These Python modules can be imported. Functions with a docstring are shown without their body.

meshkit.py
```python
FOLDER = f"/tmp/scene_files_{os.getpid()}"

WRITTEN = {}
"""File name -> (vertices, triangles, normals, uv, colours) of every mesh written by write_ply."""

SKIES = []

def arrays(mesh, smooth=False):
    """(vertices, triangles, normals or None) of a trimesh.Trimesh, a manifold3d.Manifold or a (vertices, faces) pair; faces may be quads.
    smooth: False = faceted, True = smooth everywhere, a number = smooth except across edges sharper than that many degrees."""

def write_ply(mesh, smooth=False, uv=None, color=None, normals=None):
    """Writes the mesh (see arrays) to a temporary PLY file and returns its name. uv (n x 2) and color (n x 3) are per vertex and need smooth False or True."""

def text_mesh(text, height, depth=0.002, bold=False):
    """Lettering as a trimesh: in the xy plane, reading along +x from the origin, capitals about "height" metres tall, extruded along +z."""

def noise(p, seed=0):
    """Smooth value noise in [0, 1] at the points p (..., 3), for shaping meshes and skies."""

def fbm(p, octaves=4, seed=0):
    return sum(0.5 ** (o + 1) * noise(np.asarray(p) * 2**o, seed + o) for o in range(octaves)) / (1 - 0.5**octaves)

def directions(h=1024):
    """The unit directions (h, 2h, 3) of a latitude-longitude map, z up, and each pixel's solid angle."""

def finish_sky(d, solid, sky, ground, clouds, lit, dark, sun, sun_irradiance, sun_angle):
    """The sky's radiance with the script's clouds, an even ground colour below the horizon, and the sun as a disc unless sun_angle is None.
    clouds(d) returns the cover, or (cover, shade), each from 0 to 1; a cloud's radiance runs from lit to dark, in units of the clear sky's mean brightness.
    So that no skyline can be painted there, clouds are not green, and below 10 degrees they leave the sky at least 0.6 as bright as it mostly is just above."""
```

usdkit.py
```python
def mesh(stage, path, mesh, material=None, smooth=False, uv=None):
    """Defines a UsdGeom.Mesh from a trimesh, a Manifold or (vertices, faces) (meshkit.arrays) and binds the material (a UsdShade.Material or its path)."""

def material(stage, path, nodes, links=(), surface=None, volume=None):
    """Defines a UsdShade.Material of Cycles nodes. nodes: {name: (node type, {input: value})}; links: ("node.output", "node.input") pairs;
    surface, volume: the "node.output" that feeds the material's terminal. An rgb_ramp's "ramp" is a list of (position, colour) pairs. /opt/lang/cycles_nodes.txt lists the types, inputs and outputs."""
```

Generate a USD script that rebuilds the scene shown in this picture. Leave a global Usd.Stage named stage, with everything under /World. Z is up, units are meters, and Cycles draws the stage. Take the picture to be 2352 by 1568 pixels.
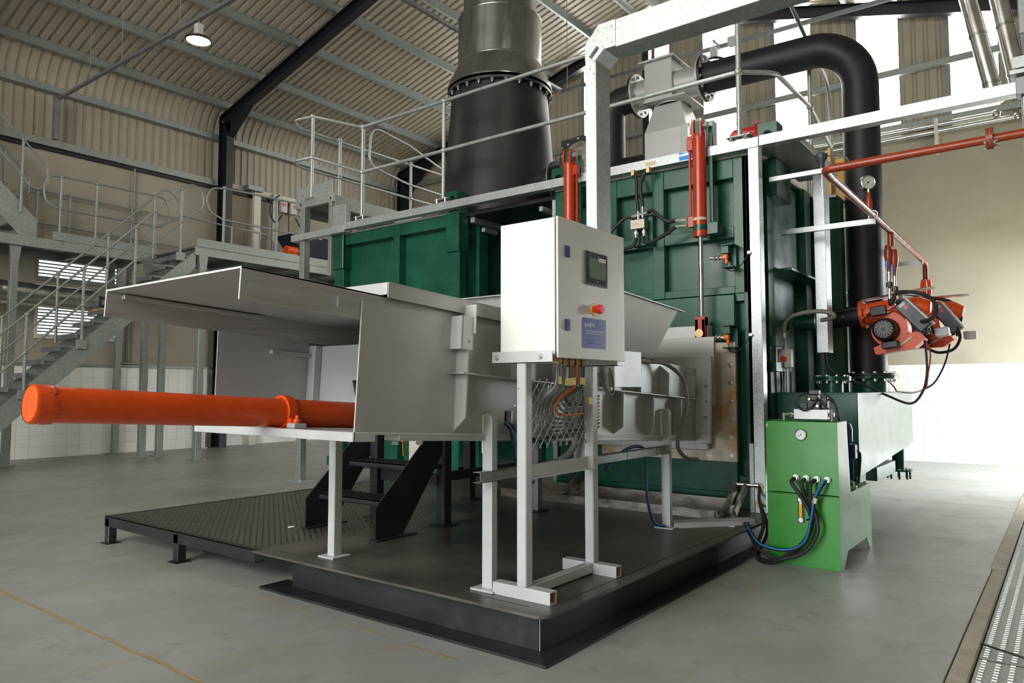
import math, random
import numpy as np, trimesh, usdkit, meshkit
from pxr import Usd, UsdGeom, UsdLux, UsdShade, Gf, Sdf, Vt
from shapely.geometry import Polygon
from scipy.spatial import ConvexHull

stage = Usd.Stage.CreateInMemory()
UsdGeom.SetStageUpAxis(stage, 'Z'); UsdGeom.SetStageMetersPerUnit(stage, 1.0)
UsdGeom.Xform.Define(stage, '/World'); UsdGeom.Scope.Define(stage, '/World/Looks')
rnd = random.Random(7)

# ---------------------------------------------------------------- camera
YAW, PITCH, EYE = 0.92, 0.0645, (0.0, 0.0, 1.5)
_f = np.array([math.sin(YAW)*math.cos(PITCH), math.cos(YAW)*math.cos(PITCH), math.sin(PITCH)])
_r = np.array([math.cos(YAW), -math.sin(YAW), 0.0]); _u = np.cross(_r, _f)
cam = UsdGeom.Camera.Define(stage, '/World/camera')
cam.AddTransformOp().Set(Gf.Matrix4d(*_r, 0, *_u, 0, *(-_f), 0, *EYE, 1))
cam.CreateHorizontalApertureAttr(36.0); cam.CreateVerticalApertureAttr(24.0)
cam.CreateFocalLengthAttr(36.0*1678/2352); cam.CreateClippingRangeAttr(Gf.Vec2f(0.05, 500))
cam.CreateExposureAttr(-0.1)
# ---------------------------------------------------------------- sky (daylight enters by the doorways and the translucent sheets)
sky = UsdLux.DomeLight.Define(stage, '/World/sky')
sky.CreateIntensityAttr(7.0); sky.CreateColorAttr(Gf.Vec3f(0.92, 0.97, 1.0))
LAMP_W = 110.0          # radiance of the high bay lamps

# ---------------------------------------------------------------- mesh helpers
def _cb():
    c, pts = 0.2, []
    for s in np.ndindex(2, 2, 2):
        s = np.array(s)*2-1.0
        for a in range(3):
            p = s*(1-c); p[a] = s[a]; pts.append(p)
    pts = np.array(pts); h = ConvexHull(pts); f = h.simplices.copy()
    for i, t in enumerate(f):
        n = np.cross(pts[t[1]]-pts[t[0]], pts[t[2]]-pts[t[0]])
        if n @ h.equations[i, :3] < 0: f[i] = t[::-1]
    return np.sign(pts), np.abs(pts) < 0.9, f
_CS, _CIN, _CF = _cb()

def unit(v):
    v = np.asarray(v, float); return v/np.linalg.norm(v)

def fillet(pts, rad, k=6):
    """rounds the corners of a polyline"""
    pts = [np.asarray(p, float) for p in pts]; out = [pts[0]]
    for i in range(1, len(pts)-1):
        a, b, c = pts[i-1], pts[i], pts[i+1]
        u, v = a-b, c-b; lu, lv = np.linalg.norm(u), np.linalg.norm(v); u /= lu; v /= lv
        r = rad[i-1] if isinstance(rad, (list, tuple)) else rad
        ang = math.acos(np.clip(u @ v, -1, 1))
        if ang > 3.1 or r <= 0: out.append(b); continue
        d = min(r/math.tan(ang/2), lu*0.49, lv*0.49); r2 = d*math.tan(ang/2)
        p, q = b+u*d, b+v*d; cen = b+unit(u+v)*r2/math.sin(ang/2)
        for j in range(k+1):
            t = j/k; e1, e2 = p-cen, q-cen; w = math.acos(np.clip(unit(e1) @ unit(e2), -1, 1))
            out.append(cen+(math.sin((1-t)*w)*e1+math.sin(t*w)*e2)/math.sin(w))
    out.append(pts[-1]); return np.array(out)

def spline(pts, n=8):
    """Catmull-Rom through the points"""
    P = np.array(pts, float); P = np.vstack([2*P[0]-P[1], P, 2*P[-1]-P[-2]]); out = []
    for i in range(1, len(P)-2):
        p0, p1, p2, p3 = P[i-1:i+3]
        for t in np.linspace(0, 1, n, endpoint=False):
            out.append(0.5*((2*p1)+(-p0+p2)*t+(2*p0-5*p1+4*p2-p3)*t*t+(-p0+3*p1-3*p2+p3)*t**3))
    out.append(P[-2]); return np.array(out)

class M:
    """collects shapes into one mesh"""
    def __init__(s): s.v, s.f, s.n = [], [], 0
    def add(s, v, f):
        v = np.asarray(v, float); f = np.asarray(f, int)
        if f.shape[1] == 4: f = np.vstack([f[:, [0, 1, 2]], f[:, [0, 2, 3]]])
        s.v.append(v); s.f.append(f+s.n); s.n += len(v); return s
    def box(s, x0, x1, y0, y1, z0, z1, c=0.003):
        a = np.array([(x0+x1)/2, (y0+y1)/2, (z0+z1)/2]); h = np.abs([x1-x0, y1-y0, z1-z0])/2
        return s.obox(a, h, np.eye(3), c)
    def obox(s, cen, half, R, c=0.003):
        half = np.asarray(half, float); c = min(c, half.min()*0.45)
        p = _CS*half-_CS*_CIN*c
        return s.add(p @ np.asarray(R, float)+cen, _CF)
    def bar(s, p, q, w, h, up=(0, 0, 1), c=0.003):
        """rectangular bar from p to q, w across, h along up"""
        p, q = np.asarray(p, float), np.asarray(q, float); d = q-p; L = np.linalg.norm(d); d /= L
        up = np.asarray(up, float); side = unit(np.cross(d, up)); up = np.cross(side, d)
        return s.obox((p+q)/2, (L/2, w/2, h/2), np.array([d, side, up]), c)
    def tube(s, pts, r, n=10, caps=True):
        P = np.array(pts, float); keep = np.r_[True, np.linalg.norm(np.diff(P, axis=0), axis=1) > 1e-6]; P = P[keep]
        T = np.gradient(P, axis=0); T /= np.linalg.norm(T, axis=1)[:, None]
        a = np.array([0, 0, 1.0]) if abs(T[0][2]) < 0.9 else np.array([1.0, 0, 0])
        u = unit(np.cross(T[0], a)); rings = []; ang = np.arange(n)*2*math.pi/n
        rr = np.broadcast_to(np.asarray(r, float), (len(P),)) if np.ndim(r) == 0 else np.asarray(r)[keep]
        for i in range(len(P)):
            u = unit(u-T[i]*(u @ T[i])); w = np.cross(T[i], u)
            rings.append(P[i]+rr[i]*(np.cos(ang)[:, None]*u+np.sin(ang)[:, None]*w))
        v = np.vstack(rings); f = []
        for i in range(len(P)-1):
            for j in range(n):
                k = (j+1) % n; f.append((i*n+j, i*n+k, (i+1)*n+k, (i+1)*n+j))
        s.add(v, f)
        if caps:
            for i, fl in ((0, 1), (len(P)-1, 0)):
                ring = rings[i]; vv = np.vstack([ring, ring.mean(0)])
                s.add(vv, [(j, n, (j+1) % n)[::1 if not fl else -1][::-1] for j in range(n)])
        return s
    def cyl(s, p, q, r, n=16, r2=None):
        return s.tube([p, q], r if r2 is None else [r, r2], n)
    def lathe(s, prof, cen=(0, 0, 0), axis=(0, 0, 1), n=32, closed=False):
        """prof: (radius, height) pairs along axis"""
        ax = unit(axis); a = np.array([1.0, 0, 0]) if abs(ax[0]) < 0.9 else np.array([0, 1.0, 0])
        u = unit(np.cross(ax, a)); w = np.cross(ax, u); ang = np.arange(n)*2*math.pi/n; cen = np.asarray(cen, float)
        C = np.cos(ang)[:, None]*u+np.sin(ang)[:, None]*w
        v = np.vstack([cen+ax*h+C*max(r, 1e-5) for r, h in prof]); m = len(prof); f = []
        for i in range(m if closed else m-1):
            i2 = (i+1) % m
            for j in range(n):
                k = (j+1) % n; f.append((i*n+j, i*n+k, i2*n+k, i2*n+j))
        return s.add(v, f)
    def prism(s, poly, o, ex, ey, d, holes=()):
        """extrudes a 2-D polygon: o + x*ex + y*ey, depth vector d"""
        P = Polygon(poly, holes)
        m = trimesh.creation.extrude_polygon(P, 1.0, engine='earcut')
        ex, ey, d = (np.asarray(t, float) for t in (ex, ey, d))
        v = np.asarray(o, float)+m.vertices[:, :1]*ex+m.vertices[:, 1:2]*ey+m.vertices[:, 2:]*d
        f = np.array(m.faces)
        if np.dot(np.cross(ex, ey), d) < 0: f = f[:, ::-1]
        return s.add(v, f)
    def hexa(s, p, axis, r, h, n=6):
        a = unit(axis); p = np.asarray(p, float); return s.tube([p, p+a*h], r, n)
    def bolt(s, p, axis, r=0.014, h=0.012, stud=0.0):
        a = unit(axis); p = np.asarray(p, float)
        s.tube([p, p+a*h*0.25], r*1.5, 10); s.hexa(p+a*h*0.2, a, r, h)
        if stud: s.tube([p, p+a*(h+stud)], r*0.55, 8)
        return s
    def sphere(s, c, r, sub=2, scale=(1, 1, 1)):
        m = trimesh.creation.icosphere(sub, 1.0); return s.add(m.vertices*r*np.asarray(scale)+c, m.faces)
    def quad(s, *p): return s.add(np.array(p, float), [(0, 1, 2, 3)])
    def mesh(s, m, R=np.eye(3), t=(0, 0, 0)): return s.add(np.asarray(m.vertices) @ np.asarray(R, float).T+np.asarray(t), m.faces)
    def xf(s, fn):
        s.v = [fn(v) for v in s.v]; return s
    def arrays(s): return np.vstack(s.v), np.vstack(s.f)

_used = {}
def _path(parent, name):
    k = parent+'/'+name; i = _used.get(k, 0); _used[k] = i+1
    return k if i == 0 else f'{k}_{i:03d}'

class Ob:
    def __init__(s, path, base): s.path, s.base = path, np.asarray(base, float)
    def part(s, name, m, mat, smooth=32, label=None, kind=None):
        v, f = m.arrays(); p = _path(s.path, name)
        pr = usdkit.mesh(stage, p, (v-s.base, f), MAT[mat], smooth).GetPrim()
        if label: pr.SetCustomDataByKey('label', label)
        if kind: pr.SetCustomDataByKey('kind', kind)
        return Ob(p, s.base)
    def tag(s, **kw):
        pr = stage.GetPrimAtPath(s.path)
        for k, t in kw.items(): pr.SetCustomDataByKey(k, t)
        return s

def thing(name, label, cat, base=(0, 0, 0), group=None, kind=None):
    p = _path('/World', name); x = UsdGeom.Xform.Define(stage, p)
    x.AddTranslateOp().Set(Gf.Vec3d(*map(float, base)))
    o = Ob(p, base); pr = x.GetPrim()
    for k, t in (('label', label), ('category', cat), ('group', group), ('kind', kind)):
        if t: pr.SetCustomDataByKey(k, t)
    return o

def struct(name, base=(0, 0, 0), label=None):
    return thing(name, label, None, base, kind='structure')

def single(name, m, mat, label, cat, group=None, smooth=32, base=None):
    """a thing that is one mesh"""
    v, f = m.arrays(); base = np.asarray(base if base is not None else [(v[:, 0].min()+v[:, 0].max())/2, (v[:, 1].min()+v[:, 1].max())/2, v[:, 2].min()])
    p = _path('/World', name); pm = usdkit.mesh(stage, p, (v-base, f), MAT[mat], smooth)
    pm.AddTranslateOp().Set(Gf.Vec3d(*map(float, base))); pr = pm.GetPrim()
    for k, t in (('label', label), ('category', cat), ('group', group)):
        if t: pr.SetCustomDataByKey(k, t)
    return Ob(p, base)

# ---------------------------------------------------------------- materials
MAT = {}
def lin(r, g, b):
    return tuple(((c/255+0.055)/1.055)**2.4 if c > 10 else c/255/12.92 for c in (r, g, b))

def paint(name, col, rough=0.45, metal=0.0, var=0.12, scale=3.0, bump=0.0, bscale=120.0, spec=0.5, rvar=0.12, coat=0.0, detail=5, stretch=(1, 1, 1), dirt=None, dscale=2.0, dlo=0.5, dhi=0.7):
    c = np.array(col, float)
    N = {'g': ('geometry', {}), 'mp': ('mapping', {'scale': stretch}), 'n': ('noise_texture', {'scale': scale, 'detail': detail, 'roughness': 0.6}),
         'r': ('rgb_ramp', {'ramp': [(0.3, tuple(c*(1-var))), (0.7, tuple(np.minimum(c*(1+var), 0.95)))]}),
         'mr': ('map_range', {'from_min': 0.3, 'from_max': 0.7, 'to_min': rough-rvar/2, 'to_max': rough+rvar/2}),
         'p': ('principled_bsdf', {'metallic': metal, 'roughness': rough, 'specular_ior_level': spec, 'coat_weight': coat, 'coat_roughness': 0.15})}
    L = [('g.position', 'mp.vector'), ('mp.vector', 'n.vector'), ('n.fac', 'r.fac'), ('n.fac', 'mr.value'), ('mr.result', 'p.roughness')]
    src = 'r.color'
    if dirt is not None:
        N['dn'] = ('noise_texture', {'scale': dscale, 'detail': 6, 'roughness': 0.65})
        N['dr'] = ('map_range', {'from_min': dlo, 'from_max': dhi, 'to_min': 0, 'to_max': 1})
        N['dm'] = ('mix_color', {'b': dirt})
        L += [('mp.vector', 'dn.vector'), ('dn.fac', 'dr.value'), ('dr.result', 'dm.fac'), ('r.color', 'dm.a')]; src = 'dm.result'
    L.append((src, 'p.base_color'))
    if bump:
        N['bn'] = ('noise_texture', {'scale': bscale, 'detail': 2}); N['b'] = ('bump', {'strength': bump, 'distance': 0.002})
        L += [('g.position', 'bn.vector'), ('bn.fac', 'b.height'), ('b.normal', 'p.normal')]
    MAT[name] = usdkit.material(stage, '/World/Looks/'+name, N, L, surface='p.BSDF')

def galv(name, base=(0.5, 0.53, 0.53), scale=60.0, lo=0.75, hi=1.12, rough=0.42, metal=0.55):
    c = np.array(base)
    N = {'g': ('geometry', {}), 'v': ('voronoi_texture', {'scale': scale}), 'bw': ('rgb_to_bw', {}), 'n': ('noise_texture', {'scale': 2.5, 'detail': 4}),
         'mx': ('mix_float', {'fac': 0.45}), 'r': ('rgb_ramp', {'ramp': [(0.25, tuple(c*lo)), (0.75, tuple(np.minimum(c*hi, 0.95)))]}),
         'mr': ('map_range', {'from_min': 0.2, 'from_max': 0.8, 'to_min': rough-0.08, 'to_max': rough+0.1}),
         'p': ('principled_bsdf', {'metallic': metal, 'roughness': rough})}
    L = [('g.position', 'v.vector'), ('g.position', 'n.vector'), ('v.color', 'bw.color'), ('bw.val', 'mx.a'), ('n.fac', 'mx.b'), ('mx.result', 'r.fac'), ('r.color', 'p.base_color'), ('mx.result', 'mr.value'), ('mr.result', 'p.roughness')]
    MAT[name] = usdkit.material(stage, '/World/Looks/'+name, N, L, surface='p.BSDF')

def glow(name, col, strength):
    MAT[name] = usdkit.material(stage, '/World/Looks/'+name, {'e': ('emission', {'color': col, 'strength': strength})}, surface='e.emission')

paint('green_steel', (0.008, 0.078, 0.045), rough=0.3, var=0.25, scale=2.0, bump=0.06, bscale=40, spec=0.45, rvar=0.15)
paint('silver_paint', (0.42, 0.425, 0.42), rough=0.42, metal=0.35, var=0.07, scale=1.6, bump=0.04, bscale=160, rvar=0.1)
paint('silver_scratched', (0.40, 0.40, 0.39), rough=0.4, metal=0.4, var=0.16, scale=5, stretch=(0.5, 0.5, 9), bump=0.05, bscale=120)
paint('silver_bright', (0.5, 0.51, 0.515), rough=0.4, metal=0.25, var=0.05, bump=0.05, bscale=90)
paint('orange_paint', (0.66, 0.072, 0.006), rough=0.3, var=0.1, scale=4, spec=0.5, rvar=0.1, dirt=(0.42, 0.13, 0.07), dscale=3.2, dlo=0.66, dhi=0.78)
paint('orange_burner', (0.72, 0.085, 0.012), rough=0.4, var=0.06, scale=5, spec=0.35)
paint('red_cylinder', (0.42, 0.036, 0.01), rough=0.28, var=0.12, scale=6, bump=0.05, bscale=60)
paint('red_oxide', (0.36, 0.055, 0.02), rough=0.25, var=0.1, scale=6, bump=0.08, bscale=70)
paint('red_plain', (0.45, 0.01, 0.015), rough=0.35, var=0.08)
paint('black_steel', (0.014, 0.015, 0.017), rough=0.42, var=0.3, scale=3, bump=0.06, bscale=60, dirt=(0.035, 0.035, 0.035), dscale=4, dlo=0.55, dhi=0.75)
paint('black_duct', (0.014, 0.014, 0.016), rough=0.5, var=0.25, scale=2.5, bump=0.12, bscale=160, spec=0.4)
paint('black_plastic', (0.012, 0.012, 0.013), rough=0.45, var=0.1)
paint('rubber', (0.014, 0.014, 0.014), rough=0.6, var=0.2, scale=12)
paint('grey_cable', (0.16, 0.155, 0.14), rough=0.55, var=0.15, scale=10)
paint('white_enamel', (0.74, 0.745, 0.72), rough=0.32, var=0.015, scale=2, bump=0.02, bscale=250, rvar=0.04)
paint('pack_green', (0.012, 0.22, 0.005), rough=0.33, var=0.05, scale=3, bump=0.03, bscale=90)
paint('pale_green_side', (0.30, 0.40, 0.30), rough=0.3, var=0.05, scale=3)
paint('chrome', (0.75, 0.75, 0.76), rough=0.12, metal=1.0, var=0.03, rvar=0.04)
paint('zinc_bolt', (0.55, 0.55, 0.54), rough=0.32, metal=0.8, var=0.1, scale=30)
paint('brass', (0.55, 0.40, 0.2), rough=0.3, metal=0.9, var=0.1, scale=40)
paint('bare_steel', (0.34, 0.31, 0.28), rough=0.33, metal=0.85, var=0.22, scale=5, stretch=(1, 1, 3), dirt=(0.24, 0.12, 0.06), dscale=6, dlo=0.6, dhi=0.8)
paint('scorched_plate', (0.6, 0.56, 0.47), rough=0.45, metal=0.15, var=0.06, scale=3, dirt=(0.46, 0.26, 0.09), dscale=1.6, dlo=0.46, dhi=0.64)
paint('cream_plate', (0.55, 0.5, 0.41), rough=0.5, var=0.06)
paint('spiral_duct', (0.6, 0.6, 0.57), rough=0.24, metal=0.95, var=0.12, scale=3)
paint('stainless', (0.42, 0.43, 0.42), rough=0.22, metal=0.95, var=0.15, scale=1.5, stretch=(2, 2, 0.6))
paint('blue_motor', (0.012, 0.045, 0.16), rough=0.35, var=0.08)
paint('blue_hose', (0.01, 0.2, 0.62), rough=0.45, var=0.1)
paint('blue_plastic', (0.012, 0.016, 0.16), rough=0.35, var=0.05)
paint('label_blue', (0.012, 0.05, 0.34), rough=0.45, var=0.03)
paint('tape_blue', (0.01, 0.24, 0.75), rough=0.5, var=0.06)
paint('tape_yellow', (0.72, 0.62, 0.12), rough=0.55, var=0.06)
paint('tape_cream', (0.6, 0.5, 0.33), rough=0.6, var=0.1)
paint('white_print', (0.8, 0.8, 0.82), rough=0.5, var=0.02)
paint('pale_print', (0.36, 0.42, 0.66), rough=0.5, var=0.02)
paint('orange_plastic', (0.8, 0.14, 0.01), rough=0.35, var=0.05)
paint('yellow_plastic', (0.8, 0.48, 0.01), rough=0.35, var=0.04)
paint('red_button', (0.75, 0.03, 0.02), rough=0.3, var=0.03)
paint('screen_glass', (0.17, 0.25, 0.2), rough=0.12, var=0.12, scale=9, coat=0.3)
paint('screen_frame', (0.008, 0.01, 0.014), rough=0.2, var=0.05)
paint('screen_rim', (0.09, 0.1, 0.12), rough=0.4, var=0.05)
paint('grey_enclosure', (0.5, 0.51, 0.5), rough=0.45, var=0.04)
paint('dark_enclosure', (0.045, 0.052, 0.065), rough=0.42, var=0.15, scale=8)
paint('grey_post', (0.22, 0.23, 0.24), rough=0.4, metal=0.4, var=0.12, scale=5)
paint('dark_hopper', (0.012, 0.018, 0.03), rough=0.5, var=0.1)
paint('yellow_stripe', (0.75, 0.4, 0.04), rough=0.5, var=0.05)
paint('wood_edge', (0.5, 0.32, 0.14), rough=0.7, var=0.2, scale=20)
paint('rust_inside', (0.42, 0.25, 0.12), rough=0.7, var=0.15, scale=15)
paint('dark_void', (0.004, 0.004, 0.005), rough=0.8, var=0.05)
paint('plaster', (0.35, 0.325, 0.255), rough=0.8, var=0.07, scale=1.2, bump=0.1, bscale=30, dirt=(0.28, 0.24, 0.17), dscale=0.7, dlo=0.55, dhi=0.85)
paint('cladding', (0.33, 0.30, 0.235), rough=0.42, var=0.05, scale=2, spec=0.5)
paint('tile_white', (0.78, 0.77, 0.72), rough=0.22, var=0.04, scale=1.3, spec=0.5)
paint('tile_grout', (0.5, 0.49, 0.45), rough=0.8, var=0.1)
paint('portal_black', (0.006, 0.007, 0.011), rough=0.45, var=0.2)
paint('cream_steel', (0.6, 0.58, 0.5), rough=0.5, var=0.05)
paint('concrete_kerb', (0.37, 0.34, 0.27), rough=0.8, var=0.18, scale=6, bump=0.3, bscale=60)
paint('sealant', (0.30, 0.215, 0.09), rough=0.8, var=0.15, scale=20)
paint('glass_dial', (0.62, 0.63, 0.62), rough=0.25, var=0.02, coat=0.4)
paint('amber', (0.75, 0.40, 0.01), rough=0.2, var=0.05)
galv('galvanised', (0.44, 0.47, 0.465))
galv('galv_dull', (0.3, 0.325, 0.305), 45, 0.8, 1.12, 0.5, 0.5)
galv('galv_bright', (0.5, 0.53, 0.54), 90, 0.8, 1.1, 0.36, 0.55)
glow('skylight_glow', (1.0, 0.98, 0.94), 16.0)
glow('louvre_glow', (0.93, 1.0, 0.95), 1.4)
glow('lamp_glow', (1.0, 0.985, 0.8), LAMP_W)
glow('led_blue', (0.1, 0.1, 1.0), 3.0)

# floor: trowelled concrete, grey-blue with tan stains
MAT['floor_concrete'] = usdkit.material(stage, '/World/Looks/floor_concrete', {
    'g': ('geometry', {}), 'n1': ('noise_texture', {'scale': 0.55, 'detail': 7, 'roughness': 0.62}), 'n2': ('noise_texture', {'scale': 3.0, 'detail': 6, 'roughness': 0.7}),
    'mp': ('mapping', {'scale': (1.0, 2.6, 1.0)}), 'n3': ('noise_texture', {'scale': 1.3, 'detail': 5, 'roughness': 0.65, 'distortion': 0.6}), 'n4': ('noise_texture', {'scale': 90.0, 'detail': 2}),
    'r1': ('rgb_ramp', {'ramp': [(0.33, (0.215, 0.222, 0.198)), (0.5, (0.265, 0.275, 0.256)), (0.68, (0.31, 0.328, 0.318))]}),
    's': ('map_range', {'from_min': 0.55, 'from_max': 0.72, 'to_min': 0, 'to_max': 0.55}), 'm1': ('mix_color', {'b': (0.27, 0.215, 0.12)}),
    's2': ('map_range', {'from_min': 0.58, 'from_max': 0.75, 'to_min': 0, 'to_max': 0.5}), 'm2': ('mix_color', {'b': (0.12, 0.115, 0.09)}),
    'mr': ('map_range', {'from_min': 0.3, 'from_max': 0.7, 'to_min': 0.30, 'to_max': 0.50}), 'b': ('bump', {'strength': 0.06, 'distance': 0.002}),
    'p': ('principled_bsdf', {'specular_ior_level': 0.5})},
    [('g.position', 'n1.vector'), ('g.position', 'n2.vector'), ('g.position', 'mp.vector'), ('mp.vector', 'n3.vector'), ('g.position', 'n4.vector'), ('n1.fac', 'r1.fac'),
     ('n3.fac', 's.value'), ('r1.color', 'm1.a'), ('s.result', 'm1.fac'), ('n2.fac', 's2.value'), ('m1.result', 'm2.a'), ('s2.result', 'm2.fac'), ('m2.result', 'p.base_color'),
     ('n2.fac', 'mr.value'), ('mr.result', 'p.roughness'), ('n4.fac', 'b.height'), ('b.normal', 'p.normal')], surface='p.BSDF')

# platform plate: black painted steel, worn and dusty; 'tread_plate' adds a diamond relief
def plate(name, diamond):
    N = {'g': ('geometry', {}), 'n': ('noise_texture', {'scale': 1.4, 'detail': 7, 'roughness': 0.65}), 'r': ('rgb_ramp', {'ramp': [(0.35, (0.05, 0.047, 0.042)), (0.7, (0.12, 0.112, 0.094))]}),
         'mr': ('map_range', {'from_min': 0.3, 'from_max': 0.7, 'to_min': 0.33, 'to_max': 0.5}), 'p': ('principled_bsdf', {'specular_ior_level': 0.5, 'metallic': 0.15}), 'b': ('bump', {'strength': 0.25, 'distance': 0.004})}
    L = [('g.position', 'n.vector'), ('n.fac', 'r.fac'), ('r.color', 'p.base_color'), ('n.fac', 'mr.value'), ('mr.result', 'p.roughness'), ('b.normal', 'p.normal')]
    if diamond:
        N.update({'m1': ('mapping', {'rotation': (0, 0, 0.6)}), 'm2': ('mapping', {'rotation': (0, 0, -0.6)}), 'w1': ('wave_texture', {'scale': 6.5, 'bands_direction': 'x'}), 'w2': ('wave_texture', {'scale': 6.5, 'bands_direction': 'x'}), 'mx': ('math', {'math_type': 'maximum'}),
                  'pw': ('math', {'math_type': 'power', 'value2': 5.0}), 'dm': ('mix_color', {'b': (0.012, 0.012, 0.012)}), 'ml': ('math', {'math_type': 'multiply', 'value2': 0.75})})
        N['b'] = ('bump', {'strength': 0.8, 'distance': 0.006, 'invert': True})
        L += [('g.position', 'm1.vector'), ('g.position', 'm2.vector'), ('m1.vector', 'w1.vector'), ('m2.vector', 'w2.vector'), ('w1.fac', 'mx.value1'), ('w2.fac', 'mx.value2'), ('mx.value', 'pw.value1'), ('pw.value', 'b.height'), ('pw.value', 'ml.value1'), ('ml.value', 'dm.fac'), ('r.color', 'dm.a'), ('dm.result', 'p.base_color')]
        L.remove(('r.color', 'p.base_color'))
    else:
        N['bn'] = ('noise_texture', {'scale': 70.0, 'detail': 3}); L += [('g.position', 'bn.vector'), ('bn.fac', 'b.height')]
    MAT[name] = usdkit.material(stage, '/World/Looks/'+name, N, L, surface='p.BSDF')
plate('deck_plate', False); plate('tread_plate', True)
# ================================================================ the hall
YL, XE, YR, XF0 = 17.75, 17.25, -1.1, -8.0
RIDGE = 8.3
def zpur(y): return 8.75+0.27*(17.5-y) if y >= RIDGE else 8.75+0.27*(17.5-(2*RIDGE-y))     # rafter top
def zroof(y): return zpur(y)+0.22

fl = struct('floor')
XS, YS = [-8, 2.1, 6.6, 11.2, 17.4], [0.57, 4.97, 9.4, 13.8, 17.9]
for i in range(4):
    for j in range(4):
        fl.part('slab', M().box(XS[i]+0.004, XS[i+1]-0.004, YS[j]+0.004, YS[j+1]-0.004, -0.2, 0, 0.004), 'floor_concrete')
fl.part('slab', M().box(-8, 17.4, -1.3, -0.62, -0.2, 0), 'floor_concrete')
def wobble(p, q, w, n, seed):
    r = random.Random(seed); p, q = np.array(p), np.array(q); d = unit(q-p); s = np.array([-d[1], d[0], 0]); m = M(); L, R_ = [], []
    for k in range(n+1):
        c = p+(q-p)*k/n+s*r.uniform(-1, 1)*w*0.5; L.append(c+s*w*r.uniform(0.35, 0.65)); R_.append(c-s*w*r.uniform(0.35, 0.65))
    v = np.vstack([L, R_]); return m.add(v, [(k, n+1+k, n+2+k, k+1) for k in range(n)])
fl.part('joint_sealant', wobble((2.1, 0.6, 0.0012), (2.1, 9.0, 0.0012), 0.022, 60, 3), 'sealant', label='tan sealant in the floor joint')
for k, (a, b) in enumerate([((3.13, 2.75, 0.001), (3.12, 3.15, 0.001)), ((3.15, 3.35, 0.001), (3.16, 3.75, 0.001)), ((3.18, 4.1, 0.001), (3.2, 4.75, 0.001))]):
    fl.part('glue_streak', wobble(a, b, 0.016-0.003*k, 10, 20+k), 'sealant')
fl.part('subfloor', M().box(-8, 17.4, -1.3, 17.9, -0.3, -0.19), 'concrete_kerb')

# trench along the right side: kerb strips and safety grating planks
tr = struct('trim_1', label='concrete kerb along the grating trench')
for x0, x1, dy in ((1.5, 7.36, 0.0), (7.38, 12.4, 0.022), (12.42, 17.2, 0.01)):
    tr.part('kerb', M().box(x0, x1, 0.47+dy*0.2, 0.565+dy, -0.12, 0.012, 0.008), 'concrete_kerb')
tr.part('kerb', M().box(1.5, 17.2, -0.62, -0.53, -0.12, 0.01, 0.008), 'concrete_kerb')
def stud_mesh(x0, x1, y0, rows, step=0.045, pitch=0.066):
    t = np.linspace(0, math.pi, 6); m = M()
    arc = np.array([(0.011*math.cos(a), 0, 0.011*math.sin(a)) for a in t])
    base = np.vstack([arc+(0, -0.012, 0), arc*0.9+(0, 0.012, 0)]); f = [(k, k+1, k+7, k+6) for k in range(5)]
    V, F_, n = [], [], 0
    for r in range(rows):
        for x in np.arange(x0, x1, step):
            V.append(base+(x+(r % 2)*step/2, y0+r*pitch, 0)); F_.append(np.array(f)+n); n += 12
    return m.add(np.vstack(V), np.vstack(F_))
gi = 0
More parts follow.
